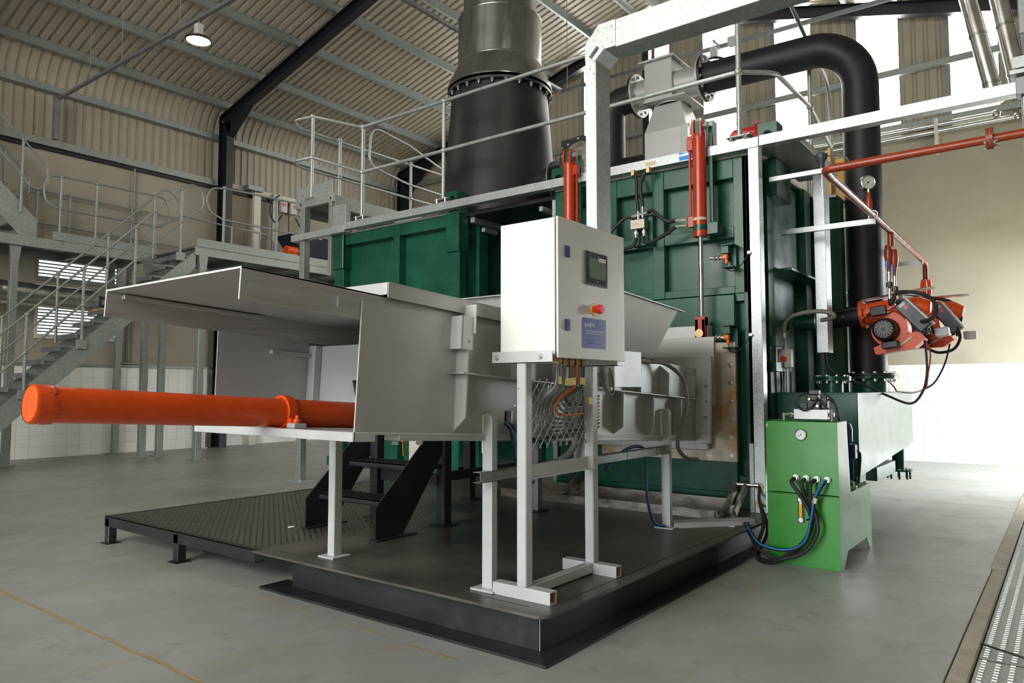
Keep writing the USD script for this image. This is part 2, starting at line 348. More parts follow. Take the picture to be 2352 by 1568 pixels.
for y0 in (0.20, -0.07, -0.34):
    for x0, x1 in ((2.0, 4.9), (4.92, 8.6), (8.62, 12.6)):
        g = thing('grating_plank', ['galvanised safety grating plank beside the kerb, nearest the camera', 'galvanised safety grating plank beside the kerb, in the middle of its row', 'galvanised safety grating plank beside the kerb, farthest from the camera',
             'studded grating plank second from the kerb, nearest the camera', 'studded grating plank second from the kerb, in the middle of its row', 'studded grating plank second from the kerb, farthest from the camera',
             'studded grating plank third from the kerb, nearest the camera', 'studded grating plank third from the kerb, in the middle of its row', 'studded grating plank third from the kerb, farthest from the camera'][gi], 'grating', ((x0+x1)/2, y0+0.13, -0.1), 'grating planks over the trench')
        g.part('plank', M().box(x0, x1, y0, y0+0.265, -0.008, -0.004, 0.001).box(x0, x1, y0, y0+0.004, -0.06, -0.004, 0.001).box(x0, x1, y0+0.261, y0+0.265, -0.06, -0.004, 0.001), 'galv_dull')
        g.part('tread_studs', stud_mesh(x0+0.03, x1-0.03, y0+0.035, 4).xf(lambda v: v-(0, 0, 0.005)), 'galvanised', kind='stuff'); gi += 1
single('black_strap', M().tube(spline([(5.15, 0.47, 0.012), (5.06, 0.36, 0.02), (5.0, 0.2, 0.012), (4.97, 0.0, 0.01)], 6), 0.006, 6), 'rubber', 'thin black strap lying across the grating', 'strap')

# ---- corrugated sheets
def rib_profile(w, nribs, depth=0.034):
    p = w/nribs; out = []
    for k in range(nribs):
        out += [(k*p, 0), (k*p+0.56*p, 0), (k*p+0.66*p, depth), (k*p+0.9*p, depth)]
    out.append((w, 0)); return out
def sheet(path, across, outward, x0, w, nribs):
    """path: 3-D polyline at across=0; across: unit vector of the width; outward: list of unit normals along the path"""
    pr = rib_profile(w, nribs); V = []
    for P, nrm in zip(path, outward):
        for a, d in pr: V.append(np.asarray(P)+np.asarray(across)*(x0+a)+np.asarray(nrm)*d)
    n = len(pr); f = [(i*n+j, i*n+j+1, (i+1)*n+j+1, (i+1)*n+j) for i in range(len(path)-1) for j in range(n-1)]
    return M().add(np.array(V), f)
def roof_path(side):
    """from the wall top over the bullnose to the ridge, in (y, z)"""
    pts, nr = [], []; R = 1.0; th = math.atan(0.27)
    yw = YL+0.12; cy = yw-R; zs = zroof(yw)                                 # tangent circle to the wall and the slope
    cz = zroof(cy)-R/math.cos(th)
    for k in range(11):
        a = (math.pi/2-th)*k/10; pts.append((cy+R*math.cos(a), cz+R*math.sin(a))); nr.append((math.cos(a), math.sin(a)))
    pts.append((RIDGE, zroof(RIDGE))); nr.append((math.sin(th), math.cos(th)))
    if side < 0: pts = [(2*RIDGE-y, z) for y, z in pts]; nr = [(-a, b) for a, b in nr]
    return pts, nr, cz
PL, NL, ZSPR = roof_path(1); PRr, NRr, _ = roof_path(-1)
ce = struct('ceiling')
SW = 0.8
def roofsheet(P, N, x0, w, n):
    return sheet([(0, y, z) for y, z in P], (1, 0, 0), [(0, a, b) for a, b in N], x0, w, n)
x = 3.0
ce.part('roof_sheet', roofsheet(PL, NL, XF0, x-XF0, 55), 'cladding', 20); ce.part('roof_sheet', roofsheet(PRr, NRr, XF0, x-XF0, 55), 'cladding', 20)
while x < XE:
    w = min(SW, XE+0.15-x)
    ce.part('roof_sheet', roofsheet(PL, NL, x, w, 4), 'cladding', 20); ce.part('roof_sheet', roofsheet(PRr, NRr, x, w, 4), 'cladding', 20); x += SW
ce.part('ridge_cap', M().box(XF0, XE, RIDGE-0.2, RIDGE+0.2, zroof(RIDGE)+0.0, zroof(RIDGE)+0.06), 'cladding')
def purlin(y):
    z = zpur(y); th = math.atan(0.27)*(1 if y > RIDGE else -1); s, c = math.sin(th), math.cos(th)
    up = np.array([0, s, c]); sd = np.array([0, c, -s]); m = M(); o = np.array([0, y, z+0.02])
    def pl(a0, a1, b0, b1):
        cen = o+sd*(a0+a1)/2+up*(b0+b1)/2; cen[0] = (XF0+XE)/2
        m.obox(cen, ((XE-XF0)/2, (a1-a0)/2, (b1-b0)/2), np.array([(1, 0, 0), sd, up]), 0.001)
    pl(0, 0.065, 0, 0.004); pl(0, 0.004, 0, 0.18); pl(-0.065, 0.0, 0.176, 0.18); pl(0.061, 0.065, 0, 0.02)
    return m
for y in (17.28, 15.85, 14.3, 12.9, 11.45, 9.8, 8.62): ce.part('purlin', purlin(y), 'galv_dull', False)
for y in (17.28, 15.85, 14.3, 12.9, 11.45, 9.8, 8.62): ce.part('purlin', purlin(2*RIDGE-y), 'galv_dull', False)

# ---- left wall: tiled foot, plaster, rail, cladding sheets, girt
wl = struct('wall_left')
Wx = [(6.28, 8.11, 3.95, 4.40), (6.3, 8.11, 2.68, 3.3)]                     # louvre windows
def wall_with_holes(x0, x1, z0, z1, holes, y, d):
    return M().prism([(x0, z0), (x1, z0), (x1, z1), (x0, z1)], (0, y, 0), (1, 0, 0), (0, 0, 1), (0, d, 0), [[(a, c), (b, c), (b, e), (a, e)] for a, b, c, e in holes])
wl.part('masonry', wall_with_holes(XF0, XE+0.2, 0, 6.88, Wx, YL+0.02, 0.23), 'plaster', False)
wl.part('tile_backing', M().box(XF0, XE, YL+0.003, YL+0.02, 0, 2.0), 'tile_grout', False)
for k in range(33):
    for j in range(8):
        x0 = 5.0+k*0.25
        wl.part('tile', M().box(x0+0.0015, x0+0.2485, YL-0.006-rnd.uniform(0, 0.001), YL+0.004, j*0.25+0.0015, j*0.25+0.2485, 0.002), 'tile_white', False)
wl.part('tile_panel', M().box(13.26, XE, YL-0.006, YL+0.004, 0, 2.0), 'tile_white', False); wl.part('tile_panel', M().box(XF0, 4.99, YL-0.006, YL+0.004, 0, 2.0), 'tile_white', False)
wl.part('dado_rail', M().box(XF0, XE, YL-0.05, YL+0.02, 2.0, 2.06), 'galv_dull', False)
wl.part('eaves_rail', M().box(XF0, 10.3, YL-0.12, YL+0.02, 6.86, 6.98).box(XF0, 10.3, YL-0.124, YL-0.12, 6.82, 6.98), 'galv_dull', False)
wl.part('eaves_rail', M().box(10.7, XE, YL-0.12, YL+0.02, 6.86, 6.98), 'cream_steel', False)
wl.part('flashing', M().box(XF0, XE, YL-0.06, YL+0.02, 6.74, 6.82), 'portal_black', False)
wl.part('girt', M().box(XF0, XE, YL-0.08, YL-0.075, 8.06, 8.2, 0.001).box(XF0, XE, YL-0.08, YL+0.1, 8.2, 8.205, 0.001).box(XF0, XE, YL-0.08, YL+0.1, 8.06, 8.065, 0.001), 'galv_dull', False)
x = 3.0
wl.part('wall_sheet', sheet([(0, YL+0.12, 6.9), (0, YL+0.12, ZSPR+0.03)], (1, 0, 0), [(0, 1, 0)]*2, XF0, 11, 55), 'cladding', False)
while x < XE:
    w = min(SW, XE+0.15-x)
    wl.part('wall_sheet', sheet([(0, YL+0.12, 6.9), (0, YL+0.12, ZSPR+0.03)], (1, 0, 0), [(0, 1, 0)]*2, x, w, 4), 'cladding', False); x += SW
for n, (x0, x1, z0, z1) in enumerate(Wx):
    w = struct(f'window_{n+1}', (x0, YL, z0))
    w.part('pane', M().box(x0, x1, YL+0.2, YL+0.21, z0, z1), 'louvre_glow', False)
    w.part('frame', M().box(x0-0.04, x0+0.02, YL-0.01, YL+0.1, z0-0.04, z1+0.04).box(x1-0.1, x1+0.04, YL-0.01, YL+0.1, z0-0.04, z1+0.04).box(x0-0.04, x1+0.04, YL-0.02, YL+0.1, z0-0.09, z0), 'cream_steel' if n else 'galv_dull', False)
    ns = 6 if n == 0 else 9
    for k in range(ns+1):
        z = z0+(z1-z0)*k/ns
        w.part('louvre_slat', M().bar((x0, YL+0.06, z), (x1, YL+0.06, z), 0.03, 0.022, (0, -0.5, 1)), 'galv_dull', False)
    w.part('mullion', M().box(x0+1.45, x0+1.62, YL-0.01, YL+0.1, z0, z1), 'galv_dull', False)

# ---- end wall (behind the furnace): tile, plaster, cladding with translucent sheets
we = struct('wall_back')
we.part('masonry', M().box(XE+0.02, XE+0.25, YR, YL+0.2, 0, 6.95), 'plaster', False)
we.part('tile_backing', M().box(XE+0.003, XE+0.02, YR, YL, 0, 2.0), 'tile_grout', False)
for k in range(20):
    for j in range(8):
        y0 = -1.05+k*0.25
        we.part('tile', M().box(XE-0.006-rnd.uniform(0, 0.001), XE+0.004, y0+0.0015, y0+0.2485, j*0.25+0.0015, j*0.25+0.2485, 0.002), 'tile_white', False)
we.part('tile_panel', M().box(XE-0.006, XE+0.004, 3.96, YL, 0, 2.0), 'tile_white', False)
SK = [(0.88, 1.73), (2.66, 3.5), (4.47, 5.30), (6.24, 7.08), (8.0, 8.42), (10.0, 10.6), (12.0, 12.6), (13.9, 14.4)]
edges = [YR-0.1]
for a, b in SK: edges += [a, b]
edges.append(YL+0.15)
for i in range(len(edges)-1):
    a, b = edges[i], edges[i+1]; lit = i % 2 == 1; nr = max(1, round((b-a)/0.21)); pr = rib_profile(b-a, nr); V = []
    for top in (0, 1):
        for u, d in pr:
            y = a+u; V.append((XE+0.05+d, y, 6.9 if not top else zroof(min(max(y, -0.9), 17.5))+0.03))
    n = len(pr); m = M().add(np.array(V), [(j, j+1, n+j+1, n+j) for j in range(n-1)])
    we.part('skylight_sheet' if lit else 'wall_sheet', m, 'skylight_glow' if lit else 'cladding', False, label='translucent sheet lit by daylight' if lit else None)
    if lit: we.part('skylight_trim', M().box(XE+0.0, XE+0.045, b-0.02, b+0.07, 6.95, min(zroof(b)-0.2, 10.3)), 'grey_post', False)
for z in (8.22, 7.0): we.part('girt', M().box(XE-0.08, XE-0.075, YR, YL, z, z+0.14, 0.001).box(XE-0.08, XE+0.03, YR, YL, z, z+0.005, 0.001).box(XE-0.08, XE+0.03, YR, YL, z+0.135, z+0.14, 0.001), 'galv_dull', False)
we.part('wind_column', M().box(XE-0.32, XE-0.12, 8.42, 8.6, 0, zpur(8.5)-0.3), 'portal_black', False)

# ---- right wall with a tall roller doorway, and the front wall behind the camera with its doorway
wr = struct('wall_right')
wr.part('masonry', wall_with_holes(XF0, XE+0.2, 0, 9.2, [(12.9, 16.6, 0.001, 4.3)], YR-0.02, -0.23), 'plaster', False)
wf = struct('wall_front')
FS = [(-0.6+1.35*k, -0.6+1.35*k+1.0) for k in range(8)]
wf.part('masonry', M().prism([(YR-0.2, 0), (YL+0.2, 0), (YL+0.2, 9), (RIDGE, 11.6), (YR-0.2, 9)], (XF0, 0, 0), (0, 1, 0), (0, 0, 1), (-0.25, 0, 0), [[(a, 4.5), (c, 4.5), (c, min(zroof((a+c)/2)-0.6, 9.6)), (a, min(zroof((a+c)/2)-0.6, 9.6))] for a, c in FS]+[[(2.0, 0.01), (6.0, 0.01), (6.0, 3.6), (2.0, 3.6)]]), 'plaster', False)
for a, c in FS: wf.part('skylight_sheet', M().quad((XF0-0.1, a, 4.5), (XF0-0.1, c, 4.5), (XF0-0.1, c, min(zroof((a+c)/2)-0.6, 9.6)), (XF0-0.1, a, min(zroof((a+c)/2)-0.6, 9.6))), 'skylight_glow', False, label='translucent sheet lit by daylight')
gr = struct('ground'); gr.part('yard', M().box(-60, XF0-0.01, -40, 60, -0.3, -0.02).box(XF0, 60, -50, YR-0.01, -0.3, -0.02), 'concrete_kerb', False)

# ---- portal frames
def portal(xc, lab):
    t = thing('portal_frame', lab, 'steel frame', (xc, RIDGE, 0))
    for sgn in (1, -1):
        def Y(y): return y if sgn > 0 else 2*RIDGE-y
        m = M()
        for dx, tx in ((0.1, 0.0),):
            col = [(17.28, 0), (17.66, 0), (17.66, 8.72), (17.28, 8.2)]
        m.box(xc-0.006, xc+0.006, min(Y(17.29), Y(17.65)), max(Y(17.29), Y(17.65)), 0, 8.55)
        m.box(xc-0.1, xc+0.1, min(Y(17.27), Y(17.29)), max(Y(17.27), Y(17.29)), 0, 8.12); m.box(xc-0.1, xc+0.1, min(Y(17.65), Y(17.67)), max(Y(17.65), Y(17.67)), 0, 8.7)
        t.part('column', m, 'portal_black', False)
        m = M(); m.prism([(Y(a), b) for a, b in [(17.67, 8.70), (RIDGE, zpur(RIDGE)), (RIDGE, zpur(RIDGE)-0.28), (16.4, zpur(16.4)-0.28), (17.29, 8.1)]], (xc-0.006, 0, 0), (0, 1, 0), (0, 0, 1), (0.012, 0, 0))
        for off in (0.0, -0.28):
            m.bar((xc, Y(17.67 if off == 0 else 16.4), zpur(17.67 if off == 0 else 16.4)+off-0.008), (xc, Y(RIDGE), zpur(RIDGE)+off-0.008), 0.2, 0.016)
        m.bar((xc, Y(17.28), 8.1), (xc, Y(16.4), zpur(16.4)-0.288), 0.2, 0.016)
        t.part('rafter', m, 'portal_black', False)
portal(10.48, 'black steel portal frame bent across roof, left of the chimney stack'); portal(16.95, 'black steel portal frame against the end wall with skylights'); portal(4.05, 'black steel portal frame nearest the camera overhead'); portal(-2.5, 'black steel portal frame behind the camera')

# ---- suspended cable trays and high bay lamps
def tray_sect(m, p, q): m.bar(np.array(p), np.array(q), 0.06, 0.05)
t = thing('cable_tray', 'grey suspended cable tray running across the left side of the hall', 'cable tray', (6.48, 14, 7.9))
t.part('channel', M().bar((6.48, 17.6, 7.9), (6.48, 0.5, 7.9), 0.07, 0.06), 'grey_post')
for y in (16.0, 14.6, 12.4, 9): t.part('hanger_wire', M().cyl((6.48, y, 7.93), (6.48, y, zroof(y)-0.05), 0.006, 6), 'galv_dull')
t.part('drop_conduit', M().box(6.4, 6.52, 17.5, 17.62, 6.98, 7.93), 'grey_post')
t = thing('cable_tray', 'grey suspended cable tray under the ridge beside the chimney stack', 'cable tray', (12.8, 6, 7.9))
t.part('channel', M().bar((2, 8.5, 7.9), (12.9, 8.45, 7.9), 0.07, 0.06), 'grey_post')
t.part('branch_channel', M().bar((12.88, 8.45, 7.9), (13.05, 1.0, 7.9), 0.07, 0.06), 'grey_post')
for x_, y_ in ((12.85, 8.3), (12.9, 5.75), (9.0, 8.5), (5.5, 8.5)): t.part('hanger_wire', M().cyl((x_, y_, 7.92), (x_, y_, zroof(y_)-0.05), 0.008, 6), 'galvanised')
t.part('junction_box', M().box(12.84, 12.98, 4.62, 4.78, 7.83, 7.98), 'grey_enclosure')
def lamp(x, y, z, label):
    o = thing('high_bay_lamp', label, 'lamp', (x, y, z), 'round high bay lamps')
    o.part('diffuser', M().lathe([(0.0, 0), (0.185, 0), (0.19, 0.008), (0.0, 0.01)], (x, y, z), n=28), 'lamp_glow')
    o.part('housing', M().lathe([(0.2, -0.006), (0.215, 0.0), (0.215, 0.03), (0.16, 0.06), (0.07, 0.085), (0.07, 0.1), (0, 0.1)], (x, y, z), n=28), 'black_plastic')
    o.part('driver_box', M().box(x-0.06, x+0.06, y-0.06, y+0.06, z+0.1, z+0.3, 0.012), 'grey_enclosure')
    o.part('hook', M().cyl((x, y, z+0.29), (x, y, 7.87), 0.006, 6), 'zinc_bolt')
    if x > 10: o.part('arm', M().bar((x-0.03, y, 7.87), (12.95, y, 7.88), 0.03, 0.03), 'grey_post')
lamp(6.48, 11.75, 7.5, 'glowing round high bay lamp hung under the left cable tray')
lamp(12.62, 4.95, 7.45, 'glowing round high bay lamp behind the guardrail, by the skylights')
for x_, y_ in ((6.48, 4.0), (0.2, 4.0)): lamp(x_, y_, 7.5, 'round high bay lamp hung above the loading ram, out of sight')
# ================================================================ base frame and side platform
ZP = 0.26
b = thing('base_frame', 'heavy black I-beam base frame with steel deck under the loading ram', 'platform', (5.3, 3.7, 0))
def ibeam_y(x0, y0, y1):
    m = M().box(x0, x0+0.25, y0-0.0, y1, 0.0, 0.018).box(x0+0.14, x0+0.156, y0+0.15, y1-0.2, 0.018, 0.242)
    return m
b.part('beam_foot', M().prism([(3.306, 2.29), (7.7, 2.29), (7.7, 2.56), (3.56, 2.56), (3.56, 4.91), (3.306, 4.91)], (0, 0, 0), (1, 0, 0), (0, 1, 0), (0, 0, 0.017)), 'black_steel', False)
b.part('beam_web', M().box(3.462, 3.478, 2.44, 4.72, 0.015, 0.245), 'black_steel', False)
b.part('beam_web', M().box(3.462, 7.7, 2.434, 2.45, 0.015, 0.245), 'black_steel', False)
b.part('weld_seam', M().tube([(3.466, 2.44, 0.02), (3.466, 2.44, 0.242)], 0.006, 6), 'grey_post')
R_ = fillet([(3.328, 3.0, 0), (3.328, 2.312, 0), (4.0, 2.312, 0)], 0.09, 6)[1:-1]
b.part('deck', M().prism([(3.328, 5.045)]+[(p[0], p[1]) for p in R_]+[(7.75, 2.312), (7.75, 5.045)], (0, 0, 0.243), (1, 0, 0), (0, 1, 0), (0, 0, 0.017)), 'deck_plate', False)
sm = M()
for y in (2.40,):
    sm.box(3.72, 7.3, y, y+0.006, 0.2598, 0.2608)
sm.box(3.44, 3.446, 2.5, 4.9, 0.2598, 0.2608)
b.part('deck_seam', sm, 'dark_void', False)
sp = thing('side_platform', 'thin black chequer plate platform on short legs, left of the loading ram', 'platform', (4.8, 6.3, 0))
sp.part('deck', M().box(3.4, 7.6, 5.048, 7.5, 0.243, 0.26, 0.002), 'tread_plate', False)
sp.part('edge_angle', M().box(3.345, 3.4, 5.03, 7.53, 0.255, 0.263, 0.001).box(3.345, 3.352, 5.03, 7.53, 0.165, 0.263, 0.001).box(3.345, 3.43, 5.03, 5.04, 0.165, 0.172, 0.001), 'black_steel', False)
sp.part('edge_angle', M().box(3.345, 7.6, 7.5, 7.55, 0.255, 0.262, 0.001).box(3.345, 7.6, 7.543, 7.55, 0.165, 0.262, 0.001), 'black_steel', False)
for x_, y_ in ((3.385, 7.5), (3.385, 6.21), (5.4, 7.5), (5.4, 6.21)):
    l = sp.part('leg', M().box(x_-0.04, x_+0.04, y_-0.04, y_+0.04, 0.008, 0.245, 0.006), 'black_steel', False)
    l.part('foot_plate', M().box(x_-0.07, x_+0.07, y_-0.07, y_+0.07, 0.0, 0.009), 'black_steel', False)
sp.part('cross_member', M().box(5.36, 5.44, 5.06, 7.5, 0.17, 0.243), 'black_steel', False)
single('debris_scrap', M().sphere((4.09, 5.6, 0.264), 0.03, 1, (1.3, 0.7, 0.25)), 'white_print', 'small white scrap lying beside the black steps', 'scrap')

# ================================================================ furnace chambers
def panel_face(o, x_face, x_back, ys, zs, mat='green_steel'):
    """vertical and horizontal stiffeners on a -x facing wall; ys, zs: (a, b) pairs"""
    for a, c in ys: o.part('vertical_rib', M().box(x_face, x_back, a, c, zs[0][0], zs[-1][1], 0.005), mat, False)
    for a, c in zs:
        for k in range(len(ys)-1): o.part('cross_rib', M().box(x_face+0.004, x_back, ys[k][1], ys[k+1][0], a, c, 0.005), mat, False)
F = thing('furnace', 'dark green furnace chamber with loading door and red lifting cylinders on its front', 'furnace', (9.4, 3.8, 0.25))
F.part('body', M().box(7.62, 11.45, 2.62, 5.03, 0.4, 3.96, 0.01), 'green_steel', False)
F.part('base_rail', M().box(7.5, 11.45, 2.6, 5.03, 0.262, 0.44), 'green_steel', False)
panel_face(F, 7.5, 7.63, [(2.62, 2.76), (3.56, 3.70), (4.16, 4.3), (4.88, 5.03)], [(2.5, 2.58), (3.1, 3.22), (3.74, 3.95)])
F.part('front_plate', M().box(7.47, 7.63, 2.76, 4.95, 0.43, 2.49, 0.006), 'green_steel', False)
F.part('corner_channel', M().box(7.5, 7.63, 2.56, 2.665, 0.42, 3.95, 0.005), 'green_steel', False)
for z0, z1 in ((0.42, 0.6), (2.42, 2.62), (2.95, 3.05), (3.75, 3.95)):
    F.part('channel_web', M().box(7.52, 7.62, 2.66, 2.765, z0, z1, 0.002), 'green_steel', False)
# scorched door plate, gate and guide
dp = F.part('door_plate', M().box(7.43, 7.475, 2.745, 4.35, 0.745, 1.985, 0.004), 'scorched_plate', False, label='cream steel door plate scorched brown around the loading opening')
for z in np.linspace(0.81, 1.93, 7): dp.part('bolt', M().bolt((7.43, 2.80, z), (-1, 0, 0), 0.016, 0.014), 'zinc_bolt')
for y in (3.05, 3.3, 3.55, 3.8, 4.05, 4.3): dp.part('bolt', M().bolt((7.43, y, 0.80), (-1, 0, 0), 0.016, 0.014), 'zinc_bolt')
gt = F.part('door_gate', M().box(7.33, 7.41, 3.03, 4.68, 0.86, 2.16, 0.006), 'silver_paint', False, label='silver sliding gate hung from the red cylinders')
gt.part('top_beam', M().box(7.28, 7.42, 2.98, 4.72, 1.98, 2.16, 0.006), 'silver_bright', False)
gt.part('side_rail', M().prism([(3.0, 0.88), (3.10, 0.88), (3.10, 2.0), (3.0, 2.0)], (7.27, 0, 0), (0, 1, 0), (0, 0, 1), (0.05, 0, 0)), 'silver_bright', False)
gt.part('side_rail', M().box(7.29, 7.34, 3.17, 3.23, 1.0, 1.98), 'silver_paint', False)
for z in (1.03, 1.19, 1.35, 1.5, 1.64, 1.73): gt.part('stud', M().tube([(7.28, 3.16, z), (7.28, 3.02, z)], 0.009, 8), 'silver_bright')
gt.part('weld_fillet', M().box(7.265, 7.275, 3.03, 3.04, 1.0, 1.74), 'tape_cream', False)
# right-hand side of the chamber (facing -y)
for x0, x1 in ((7.5, 7.68), (7.78, 7.98), (9.2, 9.45), (11.2, 11.45)):
    F.part('side_post', M().box(x0, x1, 2.5, 2.63, 0.42, 3.95, 0.006), 'green_steel', False)
F.part('post_cap', M().box(7.8, 8.32, 2.40, 2.63, 3.56, 3.97, 0.008), 'green_steel', False)
F.part('side_shelf', M().box(8.0, 11.45, 2.32, 2.63, 2.77, 2.80, 0.004), 'green_steel', False)
for z in (1.68, 1.95): F.part('side_bracket', M().box(7.72, 8.05, 2.42, 2.6, z, z+0.1), 'green_steel', False)
F.part('side_panel', M().box(9.5, 10.6, 2.55, 2.63, 0.5, 2.7, 0.01), 'green_steel', False); F.part('side_panel', M().box(8.05, 9.15, 2.58, 2.63, 2.85, 3.9, 0.01), 'green_steel', False)
F.part('pipe_shield', M().lathe([(0.26, 0), (0.27, 0.01), (0.27, 3.0), (0.25, 3.01)], (9.95, 2.5, 0.9), n=28), 'green_steel')
F.part('door_edge_strip', M().box(11.3, 11.5, 2.28, 2.33, 1.4, 3.6, 0.005), 'pale_green_side', False)
for k, (y_, x_) in enumerate(((2.42, 7.66), (5.05, 7.66))):
    lg = F.part('lifting_lug', M().prism([(y_-0.1, 4.0), (y_+0.1, 4.0), (y_+0.1, 4.29), (y_-0.1, 4.29)], (x_-0.06, 0, 0), (0, 1, 0), (0, 0, 1), (0.2, 0, 0), [[(y_+0.05*math.cos(a), 4.16+0.05*math.sin(a)) for a in np.linspace(0, 2*math.pi, 14, endpoint=False)]]), 'green_steel', False)
F.part('top_deck', M().box(7.5, 11.4, 2.55, 5.03, 3.955, 3.985), 'galv_dull', False)
F.part('blind_flange', M().lathe([(0.0, 0), (0.13, 0), (0.13, 0.02), (0.0, 0.02)], (7.4, 2.86, 2.0), (-1, 0, 0), 20), 'green_steel') if False else None
# sensors with orange plugs on green brackets
def sensor(z, lab):
    s_ = thing('limit_sensor', lab, 'sensor', (7.4, 2.8, z), 'limit sensors beside the right cylinder')
    s_.part('bracket', M().box(7.33, 7.475, 2.76, 2.84, z+0.02, z+0.12).box(7.30, 7.475, 2.70, 2.83, z+0.10, z+0.112).box(7.30, 7.475, 2.70, 2.83, z-0.13, z-0.118).box(7.445, 7.475, 2.72, 2.83, z-0.12, z+0.11), 'green_steel', False)
    s_.part('barrel', M().tube([(7.36, 2.97, z-0.01), (7.36, 2.83, z-0.015)], 0.017, 12).tube([(7.36, 2.92, z-0.012), (7.36, 2.905, z-0.013)], 0.028, 6).tube([(7.36, 2.88, z-0.012), (7.36, 2.865, z-0.013)], 0.028, 6), 'zinc_bolt')
    s_.part('plug', M().box(7.335, 7.385, 2.775, 2.835, z-0.04, z+0.015, 0.01).tube([(7.36, 2.795, z-0.03), (7.36, 2.79, z-0.085)], 0.018, 10), 'orange_plastic')
    s_.part('cable', M().tube(spline([(7.36, 2.79, z-0.08), (7.33, 2.76, z-0.16), (7.30, 2.67, z-0.17), (7.30, 2.6, z-0.1), (7.32, 2.55, z-0.02), (7.345, 2.545, z-0.0)], 6), 0.006, 8), 'rubber')
    s_.part('gland', M().tube([(7.36, 2.545, z), (7.32, 2.545, z)], 0.018, 8), 'zinc_bolt')
sensor(2.885, 'proximity sensor with orange plug, upper one beside the cylinder rod'); sensor(2.045, 'proximity sensor with orange plug, lower one above the scorched plate')
# lifting cylinders
def lifter(y, lab, hoseside):
    c = thing('lift_cylinder', lab, 'hydraulic cylinder', (7.3, y, 2.1), 'red lifting cylinders of the loading door')
    X = 7.28
    c.part('barrel', M().lathe([(0.0, 3.10), (0.072, 3.10), (0.074, 3.12), (0.074, 3.16), (0.07, 3.17), (0.07, 4.14), (0.074, 4.16), (0.07, 4.2), (0.0, 4.2)], (X, y, 0), n=24), 'red_cylinder')
    ev = c.part('top_clevis', M().prism([(-0.066, 4.18), (0.066, 4.18), (0.066, 4.33), (0.05, 4.36), (-0.05, 4.36), (-0.066, 4.33)], (X, y+0.03, 0), (1, 0, 0), (0, 0, 1), (0, 0.026, 0)).prism([(-0.066, 4.18), (0.066, 4.18), (0.066, 4.33), (0.05, 4.36), (-0.05, 4.36), (-0.066, 4.33)], (X, y-0.056, 0), (1, 0, 0), (0, 0, 1), (0, 0.026, 0)).box(X-0.062, X+0.062, y-0.056, y+0.056, 4.15, 4.2), 'red_cylinder', False)
    ev.part('pin', M().tube([(X, y+0.085, 4.29), (X, y-0.1, 4.29)], 0.036, 14), 'grey_post')
    ev.part('eye_plate', M().prism([(-0.05, 4.0), (0.3, 4.0), (0.3, 4.3), (0.05, 4.38), (-0.03, 4.37), (-0.05, 4.33)], (X, y-0.022, 0), (1, 0, 0), (0, 0, 1), (0, 0.044, 0)), 'green_steel', False)
    c.part('gland_band', M().lathe([(0.0755, 0), (0.0755, 0.055)], (X, y, 3.165), n=24), 'green_steel'); c.part('tape_band', M().lathe([(0.0735, 0), (0.0735, 0.03)], (X, y, 3.27), n=24), 'tape_cream')
    c.part('rod', M().cyl((X, y, 2.22), (X, y, 3.12), 0.024, 16), 'chrome')
    k = c.part('rod_clevis', M().prism([(-0.055, 2.02), (0.055, 2.02), (0.055, 2.22), (-0.055, 2.22)], (X-0.055, y, 0), (0, 1, 0), (0, 0, 1), (0.02, 0, 0)).box(X-0.055, X+0.03, y-0.055, y-0.02, 2.02, 2.24).box(X-0.055, X+0.03, y+0.02, y+0.055, 2.02, 2.24).box(X-0.05, X+0.03, y-0.055, y+0.055, 2.16, 2.25), 'red_cylinder', False)
    k.part('pin', M().tube([(X-0.07, y+0.005, 2.075), (X-0.05, y+0.005, 2.075)], 0.045, 18), 'brass')
    c.part('oil_tube', M().tube([(X, y+hoseside*0.105, 3.3), (X, y+hoseside*0.105, 4.1)], 0.014, 10), 'red_cylinder')
    for z in (4.1, 3.27): c.part('port_block', M().box(X-0.03, X+0.03, y+hoseside*0.06, y+hoseside*0.13, z-0.06, z+0.06, 0.006), 'red_cylinder', False)
    c.part('back_plate', M().box(X+0.075, X+0.11, y-0.115, y-0.075, 3.15, 4.3).box(X+0.0, X+0.16, y-0.19, y-0.07, 3.12, 3.24), 'green_steel', False)
    return c
c1 = lifter(3.04, 'red hydraulic lifting cylinder with long chrome rod, right of the hose manifold', 1)
c1.part('hose_fitting', M().tube([(7.25, 3.17, 3.30), (7.25, 3.31, 3.305)], 0.018, 10), 'zinc_bolt'); c1.part('hose_fitting', M().tube([(7.25, 3.17, 3.235), (7.25, 3.31, 3.24)], 0.018, 10), 'zinc_bolt')
lifter(4.677, 'red hydraulic lifting cylinder half hidden behind the tall galvanised duct', -1)
# hose manifold on the front
mf = thing('hose_manifold', 'metal hose manifold block with black hydraulic hoses on furnace front', 'manifold', (7.38, 3.78, 3.3))
mf.part('mounting_plate', M().box(7.42, 7.5, 3.66, 3.92, 3.12, 3.46).box(7.38, 7.44, 3.72, 3.83, 3.3, 3.45), 'green_steel', False)
mf.part('block', M().box(7.3, 7.4, 3.70, 3.88, 3.29, 3.40, 0.005), 'bare_steel', False)
for y in (3.83, 3.73):
    mf.part('fitting', M().tube([(7.35, y, 3.29), (7.35, y, 3.19)], 0.018, 10).hexa((7.35, y, 3.27), (0, 0, -1), 0.026, 0.03), 'zinc_bolt')
mf.part('fitting', M().tube([(7.35, 3.80, 3.4), (7.35, 3.80, 3.54)], 0.017, 10).tube([(7.35, 3.745, 3.42), (7.35, 3.745, 3.58)], 0.014, 10).tube([(7.35, 3.89, 3.45), (7.35, 3.68, 3.47)], 0.017, 10), 'zinc_bolt')
def hose(pts, r=0.02, n=9): return M().tube(spline(pts, 8), r, n)
